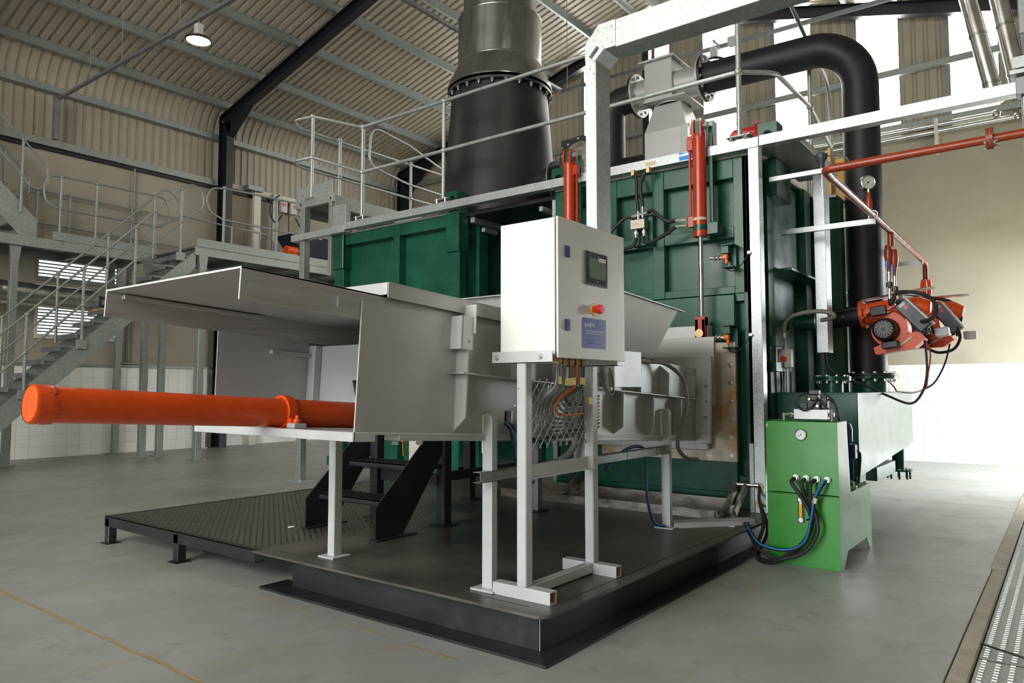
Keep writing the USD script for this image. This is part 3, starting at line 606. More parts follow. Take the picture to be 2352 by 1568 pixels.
mf.part('hose', hose([(7.35, 3.80, 3.5), (7.33, 3.81, 3.7), (7.33, 3.81, 3.85), (7.36, 3.86, 3.97)]), 'rubber'); mf.part('hose', hose([(7.35, 3.745, 3.55), (7.32, 3.755, 3.75), (7.33, 3.74, 3.86), (7.36, 3.67, 3.98)]), 'rubber')
mf.part('hose', hose([(7.35, 3.68, 3.47), (7.3, 3.6, 3.47), (7.27, 3.5, 3.38), (7.26, 3.4, 3.31), (7.25, 3.3, 3.305)]), 'rubber')
mf.part('hose', hose([(7.35, 3.73, 3.2), (7.32, 3.71, 3.13), (7.3, 3.62, 3.12), (7.27, 3.45, 3.17), (7.25, 3.3, 3.24)]), 'rubber')
mf.part('hose', hose([(7.35, 3.89, 3.45), (7.33, 3.96, 3.44), (7.3, 4.08, 3.34), (7.28, 4.25, 3.2), (7.28, 4.5, 3.12)]), 'rubber')
mf.part('hose', hose([(7.35, 3.83, 3.2), (7.34, 3.86, 3.12), (7.33, 3.95, 3.09), (7.32, 4.2, 3.08)]), 'rubber')
for y in (3.86, 3.67): mf.part('brass_gland', M().tube([(7.36, y, 3.95), (7.36, y, 3.985)], 0.028, 6).tube([(7.36, y, 3.92), (7.36, y, 3.96)], 0.036, 6), 'brass')

L = thing('furnace_annex', 'dark green left furnace chamber with ribbed panels, under the chimney stack', 'furnace', (9.3, 8.0, 0.25))
L.part('body', M().box(7.66, 11.4, 6.66, 9.38, 0.42, 3.93, 0.01), 'green_steel', False)
panel_face(L, 7.52, 7.67, [(9.06, 9.38), (7.83, 7.96), (6.66, 6.86)], [(0.42, 0.56), (3.77, 3.94)]) if False else None
for a, c in ((9.08, 9.30), (7.83, 7.96), (6.64, 6.86)): L.part('vertical_rib', M().box(7.52, 7.67, a, c, 0.36, 3.94, 0.006), 'green_steel', False)
for a, c in ((7.96, 9.08), (6.86, 7.83)): L.part('cross_rib', M().box(7.525, 7.67, a, c, 3.77, 3.94, 0.006), 'green_steel', False)
L.part('corner_cap', M().box(7.48, 7.7, 6.62, 6.86, 3.4, 3.95, 0.006), 'green_steel', False); L.part('corner_cap', M().box(7.48, 7.7, 9.06, 9.42, 3.4, 3.95, 0.006), 'green_steel', False)
L.part('weld_bead', M().tube([(7.475, 9.05, 3.4), (7.475, 9.05, 3.93)], 0.008, 6), 'pale_green_side'); L.part('base_rail', M().box(7.5, 11.4, 6.64, 9.4, 0.3, 0.44), 'green_steel', False)
L.part('side_rib', M().box(7.9, 8.1, 6.60, 6.68, 0.4, 3.9), 'green_steel', False)
L.part('cream_panel', M().box(7.48, 7.56, 7.3, 7.55, 0.45, 1.35), 'cream_plate', False, label='narrow cream steel plate'); L.part('cream_panel', M().box(7.48, 7.56, 8.35, 8.6, 0.45, 1.35), 'cream_plate', False)
for y_ in (6.83, 9.33): L.part('lifting_lug', M().prism([(y_-0.1, 4.0), (y_+0.1, 4.0), (y_+0.1, 4.28), (y_-0.1, 4.28)], (7.56, 0, 0), (0, 1, 0), (0, 0, 1), (0.25, 0, 0), [[(y_+0.05*math.cos(a), 4.16+0.05*math.sin(a)) for a in np.linspace(0, 2*math.pi, 14, endpoint=False)]]), 'green_steel', False)
L.part('top_deck', M().box(7.5, 11.4, 6.64, 9.4, 3.935, 3.965), 'galv_dull', False)
Wd = thing('recess_deck', 'dark steel bridge deck spanning the recess between the green chambers', 'deck', (8.6, 5.8, 0.26))
Wd.part('deck_plate', M().box(7.62, 11.4, 5.035, 6.635, 3.90, 3.96), 'black_steel', False)
Wd.part('back_wall', M().box(9.6, 9.7, 5.035, 6.635, 0.3, 3.9), 'green_steel', False)
Wd.part('edge_angle', M().box(8.6, 9.2, 5.04, 6.63, 3.83, 3.9), 'galv_dull', False); Wd.part('edge_angle', M().box(7.7, 9.6, 6.52, 6.6, 3.82, 3.9), 'galv_dull', False)
Wd.part('support_post', M().box(7.62, 7.69, 5.09, 5.16, 0.28, 3.9), 'galvanised', False)
Wd.part('tube_stub', M().box(7.5, 7.9, 5.22, 5.28, 3.75, 3.81), 'galv_dull', False)
Wd.part('tube_stub', M().box(7.9, 8.2, 6.5, 6.56, 3.72, 3.78), 'galv_dull', False)

# ---------------------------------------------------------------- chimney stack
SX, SY = 8.95, 7.06
st = thing('chimney_stack', 'black tapered flue base carrying a shiny steel chimney stack', 'chimney', (SX, SY, 3.97))
st.part('flue_base', M().lathe([(0, 3.97), (0.93, 3.97), (0.93, 3.99), (0.76, 6.14), (0, 6.14)], (SX, SY, 0), n=56), 'black_duct')
st.part('flange', M().lathe([(0.74, 6.12), (0.83, 6.12), (0.83, 6.16), (0.74, 6.16)], (SX, SY, 0), n=56, closed=True), 'black_steel', 40)
for k in range(24):
    a = k*2*math.pi/24; st.part('bolt', M().bolt((SX+0.795*math.cos(a), SY+0.795*math.sin(a), 6.12), (0, 0, -1), 0.022, 0.03, 0.03), 'zinc_bolt')
st.part('rain_skirt', M().lathe([(0.80, 6.2), (0.835, 6.2), (0.835, 6.23), (0.80, 6.33), (0.665, 6.62), (0.66, 6.6)], (SX, SY, 0), n=56), 'stainless', 25)
st.part('sleeve', M().lathe([(0.665, 6.6), (0.672, 6.62), (0.668, 6.64), (0.668, 7.34), (0.673, 7.355), (0.6, 7.36)], (SX, SY, 0), n=56), 'stainless', 25)
st.part('stack_pipe', M().lathe([(0.585, 7.3), (0.585, 11.6)], (SX, SY, 0), n=56), 'stainless')
st.part('lap_seam', M().tube([(SX-0.46, SY-0.485, 6.64), (SX-0.46, SY-0.485, 7.35)], 0.006, 6), 'spiral_duct')
bl = thing('combustion_blower', 'black blower with round mesh intake beside the chimney base', 'blower', (8.6, 5.2, 3.985))
bl.part('casing', M().lathe([(0, -0.12), (0.3, -0.12), (0.3, 0.12), (0, 0.12)], (8.45, 5.18, 4.62), (1, 0, 0), 36), 'black_steel', 40)
bl.part('intake_ring', M().lathe([(0.24, -0.02), (0.31, -0.02), (0.31, 0.02), (0.24, 0.02)], (8.31, 5.18, 4.62), (1, 0, 0), 36, True), 'black_steel', 40)
bl.part('intake_mesh', M().lathe([(0, -0.005), (0.25, 0.0)], (8.30, 5.18, 4.62), (1, 0, 0), 36), 'bare_steel')
for k in range(10):
    a = k*2*math.pi/10+0.3; bl.part('bolt', M().bolt((8.29, 5.18+0.275*math.cos(a), 4.62+0.275*math.sin(a)), (-1, 0, 0), 0.012, 0.01), 'zinc_bolt')
bl.part('inlet_duct', M().tube(fillet([(8.5, 5.5, 4.45), (8.5, 5.8, 4.45), (8.7, 6.2, 4.45)], 0.15), 0.2, 20), 'black_duct')
bl.part('duct_flange', M().lathe([(0.2, 0), (0.27, 0), (0.27, 0.03), (0.2, 0.03)], (8.5, 5.64, 4.45), (0, 1, 0), 28, True), 'black_steel', 40)
bl.part('gasket', M().lathe([(0.2, 0.03), (0.265, 0.03), (0.265, 0.04), (0.2, 0.04)], (8.5, 5.64, 4.45), (0, 1, 0), 28, True), 'tape_cream', 40)
bl.part('bracket', M().box(8.3, 8.6, 5.28, 5.46, 4.84, 4.92).box(8.3, 8.55, 4.9, 5.4, 3.985, 4.35), 'black_steel', False)
# ================================================================ loading ram (chute), tilted 3.2 degrees towards the furnace
TL = math.atan(0.0557); _c, _s = math.cos(TL), math.sin(TL)
def CH(v):
    v = np.asarray(v, float); x, y, z = v[:, 0], v[:, 1], v[:, 2]
    return np.column_stack([2.53+x*_c+z*_s, y, 1.276-x*_s+z*_c])
Y0, Y1 = 2.95, 4.42
R = thing('loading_ram', 'silver painted loading ram trough on flat legs, leading to the furnace door', 'loading ram', (4.4, 3.7, ZP))
def rp(name, m, mat='silver_paint', smooth=False, label=None, parent=None): return (parent or R).part(name, m.xf(CH), mat, smooth, label)
side = M().prism([(0.0, 0), (4.33, 0), (4.33, 0.66), (0.76, 0.69), (0.005, 0.69)], (0, Y0, 0), (1, 0, 0), (0, 0, 1), (0, 0.01, 0), [[(1.26, 0.055), (1.345, 0.055), (1.345, 0.15), (1.26, 0.15)]])
rp('near_side', side)
rp('hose_port', M().box(1.25, 1.36, Y0+0.06, Y0+0.07, 0.04, 0.17), 'dark_void')
rp('far_side', M().prism([(0.08, 0), (4.33, 0), (4.33, 0.66), (0.06, 0.66)], (0, Y1-0.01, 0), (1, 0, 0), (0, 0, 1), (0, 0.01, 0)))
rp('floor_plate', M().box(-0.03, 4.33, Y0-0.02, Y1+0.02, -0.014, 0.0), 'silver_bright')
rp('front_lip', M().box(-0.035, -0.02, Y0-0.03, Y1+0.02, -0.05, 0.0).box(-0.03, 0.12, Y0-0.03, Y0-0.015, -0.05, 0.0), 'silver_bright')
rp('under_rail', M().box(0.3, 4.3, Y0-0.02, Y0+0.1, -0.045, -0.014), 'silver_paint')
rp('under_rail', M().box(0.3, 4.3, Y1-0.1, Y1+0.02, -0.045, -0.014), 'silver_paint')
for x in (0.33, 0.52): rp('bolt', M().hexa((x, Y0+0.04, -0.05), (0, 0, -1), 0.02, 0.018), 'zinc_bolt')
pk = rp('pusher_plate', M().prism([(Y0+0.02, 0.17), (4.02, 0.0), (Y1-0.02, 0.0), (Y1-0.02, 0.57), (Y0+0.02, 0.57)], (0.84, 0, 0), (0, 1, 0), (0, 0, 1), (0.02, 0, 0)) if False else M().prism([(3.86, 0.0), (Y1-0.02, 0.0), (Y1-0.02, 0.58), (Y0+0.02, 0.58), (Y0+0.02, 0.33), (3.98, 0.33)], (0.84, 0, 0), (0, 1, 0), (0, 0, 1), (0.02, 0, 0)))
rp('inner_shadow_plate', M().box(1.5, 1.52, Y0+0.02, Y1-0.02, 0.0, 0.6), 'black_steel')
rp('inner_angle', M().box(0.45, 0.84, Y1-0.05, Y1-0.012, 0.49, 0.52), 'silver_scratched')
rp('far_step', M().box(0.78, 0.84, Y1-0.09, Y1-0.012, 0.13, 0.58))
# stiffeners and ledge
def vrib(x, z0, z1, cut=0.07, d=0.09):
    return M().prism([(Y0, z0), (Y0-d, z0+cut), (Y0-d, z1-0.02), (Y0, z1)], (x, 0, 0), (0, 1, 0), (0, 0, 1), (0.012, 0, 0))
rp('stiffener', vrib(0.765, 0.01, 0.62, 0.085))
for x in (1.62, 2.17, 2.70, 3.24, 3.80): rp('stiffener', vrib(x, 0.01, 0.355, 0.06))
for x in (1.31, 1.8, 2.3, 3.0, 3.53, 4.1): rp('stiffener', M().prism([(Y0, 0.36), (Y0-0.09, 0.36), (Y0-0.09, 0.56), (Y0, 0.63)], (x, 0, 0), (0, 1, 0), (0, 0, 1), (0.012, 0, 0)))
rp('ledge_bar', M().box(0.70, 4.2, Y0-0.085, Y0+0.0, 0.352, 0.362, 0.002)); rp('ledge_end', M().box(0.70, 0.82, Y0-0.115, Y0, 0.352, 0.362, 0.002), 'silver_bright')
br_ = rp('latch_bracket', M().prism([(0.70, 0.50), (0.80, 0.50), (0.80, 0.70), (0.70, 0.70)], (0, Y0-0.095, 0), (1, 0, 0), (0, 0, 1), (0, 0.008, 0)).box(0.70, 0.708, Y0-0.095, Y0, 0.50, 0.70).box(0.80, 0.81, Y0-0.11, Y0, 0.60, 0.78), 'silver_bright')
rp('latch_hole', M().lathe([(0, 0), (0.008, 0.001)], (0.765, Y0-0.0965, 0.55), (0, -1, 0), 12), 'rust_inside', parent=br_)
# hood over the sliding lid
hd = rp('hood', M().box(0.16, 1.95, Y0-0.025, Y1+0.03, 0.805, 0.815, 0.002).box(0.16, 1.95, Y0-0.025, Y0-0.017, 0.727, 0.81, 0.002).box(0.16, 1.95, Y1+0.02, Y1+0.03, 0.7, 0.81, 0.002))
rp('hood_front', M().box(0.155, 0.165, Y0-0.02, Y1+0.03, 0.745, 0.812, 0.002), 'silver_bright', parent=hd)
# hopper
ht = [(2.4, Y0+0.03), (3.42, Y0+0.03), (3.42, 4.1), (2.4, 4.1)]; hu = [(2.25, 2.81), (3.6, 2.81), (3.6, 4.25), (2.25, 4.25)]
V = np.array([(a, c, 0.67) for a, c in ht]+[(a, c, 1.135) for a, c in hu]); f = [(k, (k+1) % 4, 4+(k+1) % 4, 4+k) for k in range(4)]
hp = rp('hopper', M().add(V, f).add(V*[1, 1, 1]+[0, 0, 0.003], [t[::-1] for t in f]))
rp('hopper_rim', M().box(2.2, 3.68, 2.775, 2.815, 1.13, 1.138, 0.001).box(2.2, 3.68, 4.24, 4.28, 1.13, 1.138, 0.001).box(3.58, 3.66, 2.8, 4.25, 1.13, 1.138, 0.001).box(2.2, 2.26, 2.8, 4.25, 1.13, 1.138, 0.001), 'silver_bright', parent=hp)
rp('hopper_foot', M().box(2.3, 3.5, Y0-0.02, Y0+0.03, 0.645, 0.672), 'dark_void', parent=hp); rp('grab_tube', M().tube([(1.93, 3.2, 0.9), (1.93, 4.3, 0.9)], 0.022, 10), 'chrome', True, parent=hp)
# end flange
ef = rp('end_flange', M().box(4.32, 4.36, Y0-0.16, Y0+0.0, -0.07, 0.79, 0.004).box(4.32, 4.36, Y1, Y1+0.14, -0.07, 0.79, 0.004).box(4.32, 4.36, Y0, Y1, 0.66, 0.79, 0.004), 'silver_bright')
for z in (-0.03, 0.12, 0.27, 0.42, 0.57, 0.72): rp('bolt', M().bolt((4.32, Y0-0.1, z), (-1, 0, 0), 0.014, 0.01), 'silver_bright', True, parent=ef)
for z in (0.05, 0.2): rp('stud', M().tube([(4.2, Y0-0.12, z), (4.38, Y0-0.12, z)], 0.011, 8), 'silver_bright', True, parent=ef)
for z in (0.35, 0.5): rp('stud', M().tube([(4.25, Y0-0.12, z), (4.42, Y0-0.12, z)], 0.011, 8), 'silver_bright', True, parent=ef)
rp('frame_plate', M().box(4.5, 4.54, Y0-0.12, Y1+0.1, 0.3, 1.0), 'silver_paint')
# legs
for x_, y_, top, w in ((3.58, 2.95, 0.13, 0), (6.105, 2.95, 0.24, 0)):
    bx = x_-2.53; zt = 1.276-0.0557*bx+top
    l = R.part('leg', M().prism([(Y0, ZP), (Y0-0.078, ZP), (Y0-0.078, zt-0.03), (Y0-0.055, zt), (Y0, zt)], (x_-0.012, 0, 0), (0, 1, 0), (0, 0, 1), (0.05, 0, 0)), 'silver_bright', False)
    l.part('foot_plate', M().box(x_-0.07, x_+0.09, Y0-0.13, Y0+0.05, ZP, ZP+0.014), 'silver_bright', False)
    l.part('weld_bead', M().tube([(x_-0.014, Y0-0.004, zt-0.25), (x_-0.014, Y0-0.004, zt-0.01)], 0.008, 6), 'white_enamel')
for x_, y_ in ((3.58, 4.38), (6.15, 4.36)):
    l = R.part('leg', M().box(x_-0.037, x_+0.037, y_-0.037, y_+0.037, ZP, 1.24-0.0557*(x_-2.53), 0.005), 'silver_bright' if x_ < 4 else 'grey_post', False)
    l.part('foot_plate', M().box(x_-0.085, x_+0.085, y_-0.085, y_+0.085, ZP, ZP+0.014), 'silver_bright' if x_ < 4 else 'black_steel', False)
# sliding lid: an upturned tray pulled half out
ld = thing('sliding_lid', 'scratched silver sliding lid pulled out of the loading ram', 'lid', tuple(CH([(-0.3, 3.6, 0.73)])[0]))
def lp(name, m, mat='silver_scratched', parent=None): return (parent or ld).part(name, m.xf(CH), mat, False)
LX0, LX1, LY0, LY1 = -0.70, 1.35, 2.965, 4.30
lp('top_plate', M().box(LX0, LX1, LY0, LY1, 0.733, 0.741, 0.001), 'silver_paint')
lp('near_flange', M().prism([(LX0, 0.59), (LX1, 0.59), (LX1, 0.741), (LX0, 0.741)], (0, LY0, 0), (1, 0, 0), (0, 0, 1), (0, 0.008, 0), [[(-0.20, 0.635), (-0.145, 0.635), (-0.145, 0.695), (-0.20, 0.695)]]))
lp('far_flange', M().box(LX0, LX1, LY1-0.008, LY1, 0.59, 0.741, 0.001))
lp('runner', M().box(-0.62, 0.3, LY1-0.045, LY1-0.008, 0.70, 0.725), 'silver_scratched')
lp('front_edge', M().box(LX0-0.003, LX0, LY0, LY1, 0.733, 0.742, 0.0005).box(LX0-0.003, LX0, LY0, LY0+0.008, 0.59, 0.741, 0.0005).box(LX0-0.003, LX0, LY1-0.008, LY1, 0.59, 0.741, 0.0005), 'white_enamel')
# orange ram cylinder lying in the trough
oc = thing('ram_cylinder', 'long orange hydraulic ram cylinder sticking out of the loading ram', 'hydraulic cylinder', tuple(CH([(0.0, 3.69, 0.003)])[0]))
def op(name, m, mat='orange_paint', smooth=40, parent=None): return (parent or oc).part(name, m.xf(CH), mat, smooth)
op('tube', M().lathe([(0.0, -1.235), (0.078, -1.235), (0.083, -1.23), (0.083, 0.84), (0, 0.84)], (0, 3.69, 0.087), (1, 0, 0), 40))
rr = random.Random(3); prof = []
wb = M().lathe([(0.082, -1.243), (0.087, -1.238), (0.0885, -1.222), (0.0865, -1.205), (0.088, -1.19), (0.087, -1.172), (0.0865, -1.158), (0.081, -1.15)], (0, 3.69, 0.087), (1, 0, 0), 48)
vv = wb.v[0]; q = vv-np.array([0, 3.69, 0.087]); nz = meshkit.noise(vv*55, 4); q[:, 1:] *= (1+0.07*(nz-0.3))[:, None]; q[:, 0] += 0.03*(nz-0.5)*(q[:, 0] > -1.2); wb.v[0] = q+np.array([0, 3.69, 0.087])
op('end_weld', wb)
op('end_cap', M().lathe([(0, -1.242), (0.08, -1.242), (0.082, -1.236)], (0, 3.69, 0.087), (1, 0, 0), 40))
cl = op('clamp_collar', M().lathe([(0.083, -0.03), (0.098, -0.03), (0.1, -0.026), (0.1, 0.026), (0.098, 0.03), (0.083, 0.03)], (0.09, 3.69, 0.09), (1, 0, 0), 40).box(0.06, 0.12, 3.58, 3.62, 0.0, 0.06))
op('clamp_foot', M().box(0.05, 0.14, 3.53, 3.60, 0.0, 0.03, 0.005), 'silver_bright', False, parent=cl)
op('clamp_bolt', M().tube([(0.095, 3.565, 0.03), (0.095, 3.565, 0.075)], 0.012, 10).hexa((0.095, 3.565, 0.03), (0, 0, 1), 0.024, 0.022), 'orange_paint', True, parent=cl)

# junction box on the ram side, with conduit hoses
jb = thing('junction_box', 'small silver junction box on side of loading ram, right of cabinet', 'junction box', (5.2, 2.86, 1.5))
jb.part('body', M().box(4.95, 5.38, 2.79, 2.93, 1.52, 1.79, 0.012), 'silver_bright', False); jb.part('cover', M().box(4.94, 5.39, 2.775, 2.793, 1.51, 1.80, 0.006), 'silver_bright', False)
jb.part('side_cable', M().tube(spline([(4.75, 2.8, 1.62), (4.8, 2.76, 1.5), (4.88, 2.78, 1.5), (4.93, 2.82, 1.62)], 6), 0.007, 7).tube(spline([(4.7, 2.8, 1.64), (4.77, 2.74, 1.47), (4.9, 2.76, 1.48), (4.94, 2.82, 1.66)], 6), 0.007, 7), 'grey_cable')
single('conduit_hose', hose([(5.72, 2.9, 1.735), (6.02, 2.86, 1.72), (6.23, 2.8, 1.6), (6.26, 2.77, 1.42), (6.2, 2.76, 1.28), (6.12, 2.78, 1.12), (6.12, 2.8, 0.98), (6.3, 2.8, 0.87), (6.55, 2.8, 0.84)], 0.018).tube([(5.6, 2.91, 1.74), (5.76, 2.9, 1.735)], 0.024, 10), 'grey_cable', 'grey conduit hose curving down from the hopper of the loading ram', 'hose')
ctp = thing('cable_channel', 'galvanised cable channel running level behind the cabinet stand', 'cable channel', (4.7, 2.9, 0.93))
ctp.part('channel', M().box(3.45, 6.1, 2.868, 2.871, 0.925, 0.99, 0.0005).box(3.45, 6.1, 2.868, 2.93, 0.987, 0.99, 0.0005).box(3.45, 6.1, 2.868, 2.93, 0.925, 0.928, 0.0005), 'galv_dull', False)
ctp.part('cover_joint', M().box(5.3, 5.304, 2.866, 2.872, 0.922, 0.992).box(5.84, 5.844, 2.866, 2.872, 0.922, 0.992), 'dark_void', False)
ctp.part('mounting_strip', M().box(4.5, 4.53, 2.72, 2.87, 0.92, 1.42), 'galvanised', False)

# ================================================================ control cabinet on its stand
S = thing('cabinet_stand', 'silver square-tube stand with H-shaped feet under the control cabinet', 'stand', (3.97, 2.62, ZP))
for x_, k in ((3.565, 0), (4.335, 1)):
    S.part('foot', M().prism([(-0.035, 0), (0.035, 0), (0.035, 0.072), (-0.035, 0.072)], (x_, 2.415, ZP), (1, 0, 0), (0, 0, 1), (0, 0.42, 0), [[(-0.028, 0.007), (0.028, 0.007), (0.028, 0.065), (-0.028, 0.065)]]), 'silver_bright', False)
    S.part('tube_lining', M().prism([(-0.0285, 0.0065), (0.0285, 0.0065), (0.0285, 0.0655), (-0.0285, 0.0655)], (x_, 2.417, ZP), (1, 0, 0), (0, 0, 1), (0, 0.2, 0), [[(-0.0275, 0.0075), (0.0275, 0.0075), (0.0275, 0.0645), (-0.0275, 0.0645)]]), 'rust_inside', False)
    S.part('leg', M().box(x_-0.035, x_+0.035, 2.585, 2.655, ZP+0.07, 1.66, 0.006), 'silver_bright', False)
    bk = S.part('top_bracket', M().box(x_-0.04, x_-0.033, 2.39, 2.84, 1.652, 1.725, 0.002).box(x_-0.04, x_+0.03, 2.39, 2.84, 1.652, 1.659, 0.002), 'silver_bright', False)
    for y in (2.475, 2.80): bk.part('bolt', M().bolt((x_-0.04, y, 1.69), (-1, 0, 0), 0.013, 0.011), 'zinc_bolt')
S.part('base_crossbar', M().box(3.6, 4.3, 2.59, 2.65, ZP+0.008, ZP+0.072, 0.005), 'silver_bright', False)
S.part('middle_crossbar', M().box(3.6, 4.33, 2.625, 2.631, 0.965, 1.04, 0.001).box(3.6, 4.33, 2.575, 2.631, 0.96, 0.966, 0.001), 'silver_bright', False)
bp = []
mm = M(); Yn = 2.64
for k in range(-10, 18):
    for sg in (1, -1):
        a = np.array([3.6+k*0.075, 1.13]); d = np.array([1.0, sg*1.1])
        if sg < 0: a = np.array([3.6+k*0.075, 1.56])
        t0 = max(0, (3.60-a[0])); t1 = min(0.43/1.1, 4.30-a[0])
        if t1-t0 > 0.02: mm.bar((a[0]+t0, Yn, a[1]+d[1]*t0), (a[0]+t1, Yn+0.004*sg, a[1]+d[1]*t1), 0.003, 0.005, (0, 1, 0.2), 0.0)
S.part('expanded_mesh', mm, 'galv_bright', False, kind='stuff')
S.part('rivet', M().tube([(3.528, 2.64, 1.5), (3.522, 2.64, 1.5)], 0.006, 6).tube([(3.528, 2.66, 1.4), (3.52, 2.66, 1.4)], 0.006, 6), 'zinc_bolt')

Cb = thing('control_cabinet', 'white control cabinet with touch screen and blue label on its door', 'control cabinet', (3.97, 2.6, 1.66))
CX0, CX1, DY = 3.57, 4.385, 2.38
Cb.part('body', M().box(CX0, CX1-0.01, 2.402, 2.81, 1.70, 2.522, 0.004), 'white_enamel', False)
Cb.part('door_seal', M().box(CX0+0.012, CX1-0.02, 2.392, 2.404, 1.70, 2.515), 'black_plastic', False)
dr = Cb.part('door', M().box(CX0+0.004, CX1, DY, 2.395, 1.682, 2.527, 0.004), 'white_enamel', False)
for z in (2.325, 1.882):
    k = Cb.part('door_latch', M().box(3.648, 3.692, DY-0.012, DY, z-0.034, z+0.034, 0.008), 'blue_plastic', False, label='dark blue door latch')
    k.part('keyhole', M().lathe([(0, 0.002), (0.011, 0.0)], (3.675, DY-0.0125, z), (0, -1, 0), 12), 'black_plastic')
hm = Cb.part('touch_screen', M().box(3.872, 4.139, DY-0.012, DY, 2.153, 2.365, 0.010), 'screen_rim', False, label='touch screen panel in black frame')
hm.part('bezel', M().box(3.882, 4.133, DY-0.0145, DY-0.011, 2.160, 2.359, 0.001), 'screen_frame', False)
hm.part('display', M().box(3.913, 4.105, DY-0.016, DY-0.0144, 2.196, 2.325, 0.0004), 'screen_glass', False)
hm.part('sticker', M().box(4.02, 4.11, DY-0.0168, DY-0.0158, 2.31, 2.334, 0.0003), 'white_print', False)
hm.part('sticker_text', M().box(4.028, 4.10, DY-0.0172, DY-0.0166, 2.321, 2.324, 0.0001), 'red_plain', False)
hm.part('status_led', M().lathe([(0, 0), (0.004, 0)], (4.018, DY-0.0155, 2.341), (0, -1, 0), 10), 'led_blue')
hm.part('home_button', M().lathe([(0, 0.001), (0.005, 0)], (4.01, DY-0.015, 2.176), (0, -1, 0), 10), 'grey_enclosure')
hm.part('usb_cover', M().lathe([(0, 0.003), (0.011, 0.003), (0.012, 0)], (4.118, DY-0.0145, 2.172), (0, -1, 0), 16), 'dark_enclosure')
es = Cb.part('emergency_stop', M().lathe([(0, 0.006), (0.04, 0.006), (0.042, 0.0)], (3.985, DY, 2.0), (0, -1, 0), 28), 'yellow_plastic', label='red mushroom emergency stop on yellow collar')
es.part('button', M().lathe([(0, 0.062), (0.024, 0.062), (0.029, 0.055), (0.029, 0.034), (0.021, 0.028), (0.021, 0.006)], (3.985, DY, 2.0), (0, -1, 0), 28), 'red_button')
def txt(o, s_, x, z, h, y, mat='white_print', bold=False, name='lettering', squeeze=1.0, d=0.0006):
    tm = meshkit.text_mesh(s_, h, d, bold); v = np.asarray(tm.vertices)
    return o.part(name, M().add(np.column_stack([x+v[:, 0]*squeeze, y-v[:, 2], z+v[:, 1]]), tm.faces), mat, False)
lx0, lx1, lz0, lz1 = 3.836, 4.128, 1.752, 1.942
lb = Cb.part('name_label', M().prism([(lx0, lz0), (lx1, lz0), (lx1, lz1), (lx0+0.012, lz1), (lx0, lz1-0.01)], (0, DY-0.0012, 0), (1, 0, 0), (0, 0, 1), (0, 0.0012, 0)), 'label_blue', False, label='blue printed label with white lettering')
YT = DY-0.0013
txt(lb, 'MACR', lx0+0.033, 1.888, 0.019, YT, bold=True, squeeze=0.9); txt(lb, 'TEC', lx0+0.110, 1.888, 0.019, YT, bold=True, squeeze=0.9)
lb.part('flame_logo', M().lathe([(0.0045, 0), (0.0105, 0)], (lx0+0.1, YT-0.0004, 1.8965), (0, -1, 0), 16).prism([(0, 0.0), (0.006, 0.012), (0.001, 0.026), (-0.003, 0.03), (0.0005, 0.018), (-0.005, 0.008)], (lx0+0.099, YT-0.0002, 1.896), (1, 0, 0), (0, 0, 1), (0, -0.0005, 0)), 'white_print', False)
txt(lb, 'WASTE COMBUSTION FILTRATION', lx0+0.033, 1.8745, 0.0065, YT, 'pale_print', squeeze=1.0)
lb.part('rule_line', M().box(lx0+0.033, lx1-0.03, YT-0.0008, YT, 1.859, 1.8625, 0.0001), 'white_print', False)
txt(lb, 'Technical Assistance, Maintenance & Spare Parts', lx0+0.033, 1.842, 0.0078, YT, bold=True, squeeze=0.83)
for k, (s_, z) in enumerate((('support@macrotec.co.za', 1.823), ('+27 32 552 2870', 1.803), ('10 Industrial Cres, Stanger, South Africa', 1.779))):
    txt(lb, s_, lx0+0.052, z, 0.0078, YT, 'pale_print', squeeze=0.95)
    lb.part('icon', M().box(lx0+0.034, lx0+0.041, YT-0.0006, YT, z, z+0.008, 0.0001), 'pale_print', False)
for k in range(10):
    x_ = 3.70+k*0.036
    g = Cb.part('cable_gland', M().tube([(x_, 2.47+0.012*(k % 2), 1.70), (x_, 2.47+0.012*(k % 2), 1.645)], 0.011, 10).hexa((x_, 2.47+0.012*(k % 2), 1.69), (0, 0, -1), 0.016, 0.014).hexa((x_, 2.47+0.012*(k % 2), 1.665), (0, 0, -1), 0.016, 0.016), 'brass')
for k in range(10):
    x_ = 3.70+k*0.036; y_ = 2.47+0.012*(k % 2); rr = random.Random(40+k); zl = 1.27-0.0+0.028*(k-4)*0.9
    m = M().tube(spline([(x_, y_, 1.65), (x_+0.005, y_+0.02, 1.52), (x_+0.02+rr.uniform(-0.01, 0.01), 2.6, 1.42+0.005*k), (x_+0.10, 2.7, zl+0.05), (x_+0.25, 2.74, zl), (4.5, 2.76, zl+0.01), (4.75, 2.8, zl+0.05)], 7), 0.0075 if k != 6 else 0.01, 8)
    single('control_cable', m, 'orange_plastic' if k == 6 else ('rubber' if k == 9 else 'grey_cable'), ('orange cable hanging under the white cabinet among grey ones' if k == 6 else ('black cable hanging under the right end of the white cabinet' if k == 9 else f'grey control cable under the cabinet, {["first","second","third","fourth","fifth","sixth","","eighth","ninth"][k]} gland from the left')), 'cable', 'control cables under the cabinet')
for k, (x_, dz, w) in enumerate(((3.705, 0, 0.03), (3.775, -0.01, 0.06), (3.835, -0.006, 0.06), (3.945, -0.004, 0.07), (4.05, -0.13, 0.05))):
    single('cable_tag', M().box(x_, x_+w, 2.462, 2.464, 1.53+dz, 1.575+dz, 0.0003), 'tape_yellow', ['narrow yellow tape flag on the leftmost cable under the cabinet', 'yellow tape flag under cabinet, second from the left', 'yellow tape flag under cabinet, beside the orange cable', 'wide yellow tape flag under cabinet, rightmost of the upper row', 'yellow tape flag low among the cables behind the mesh'][k], 'tape flag', 'yellow cable tags')
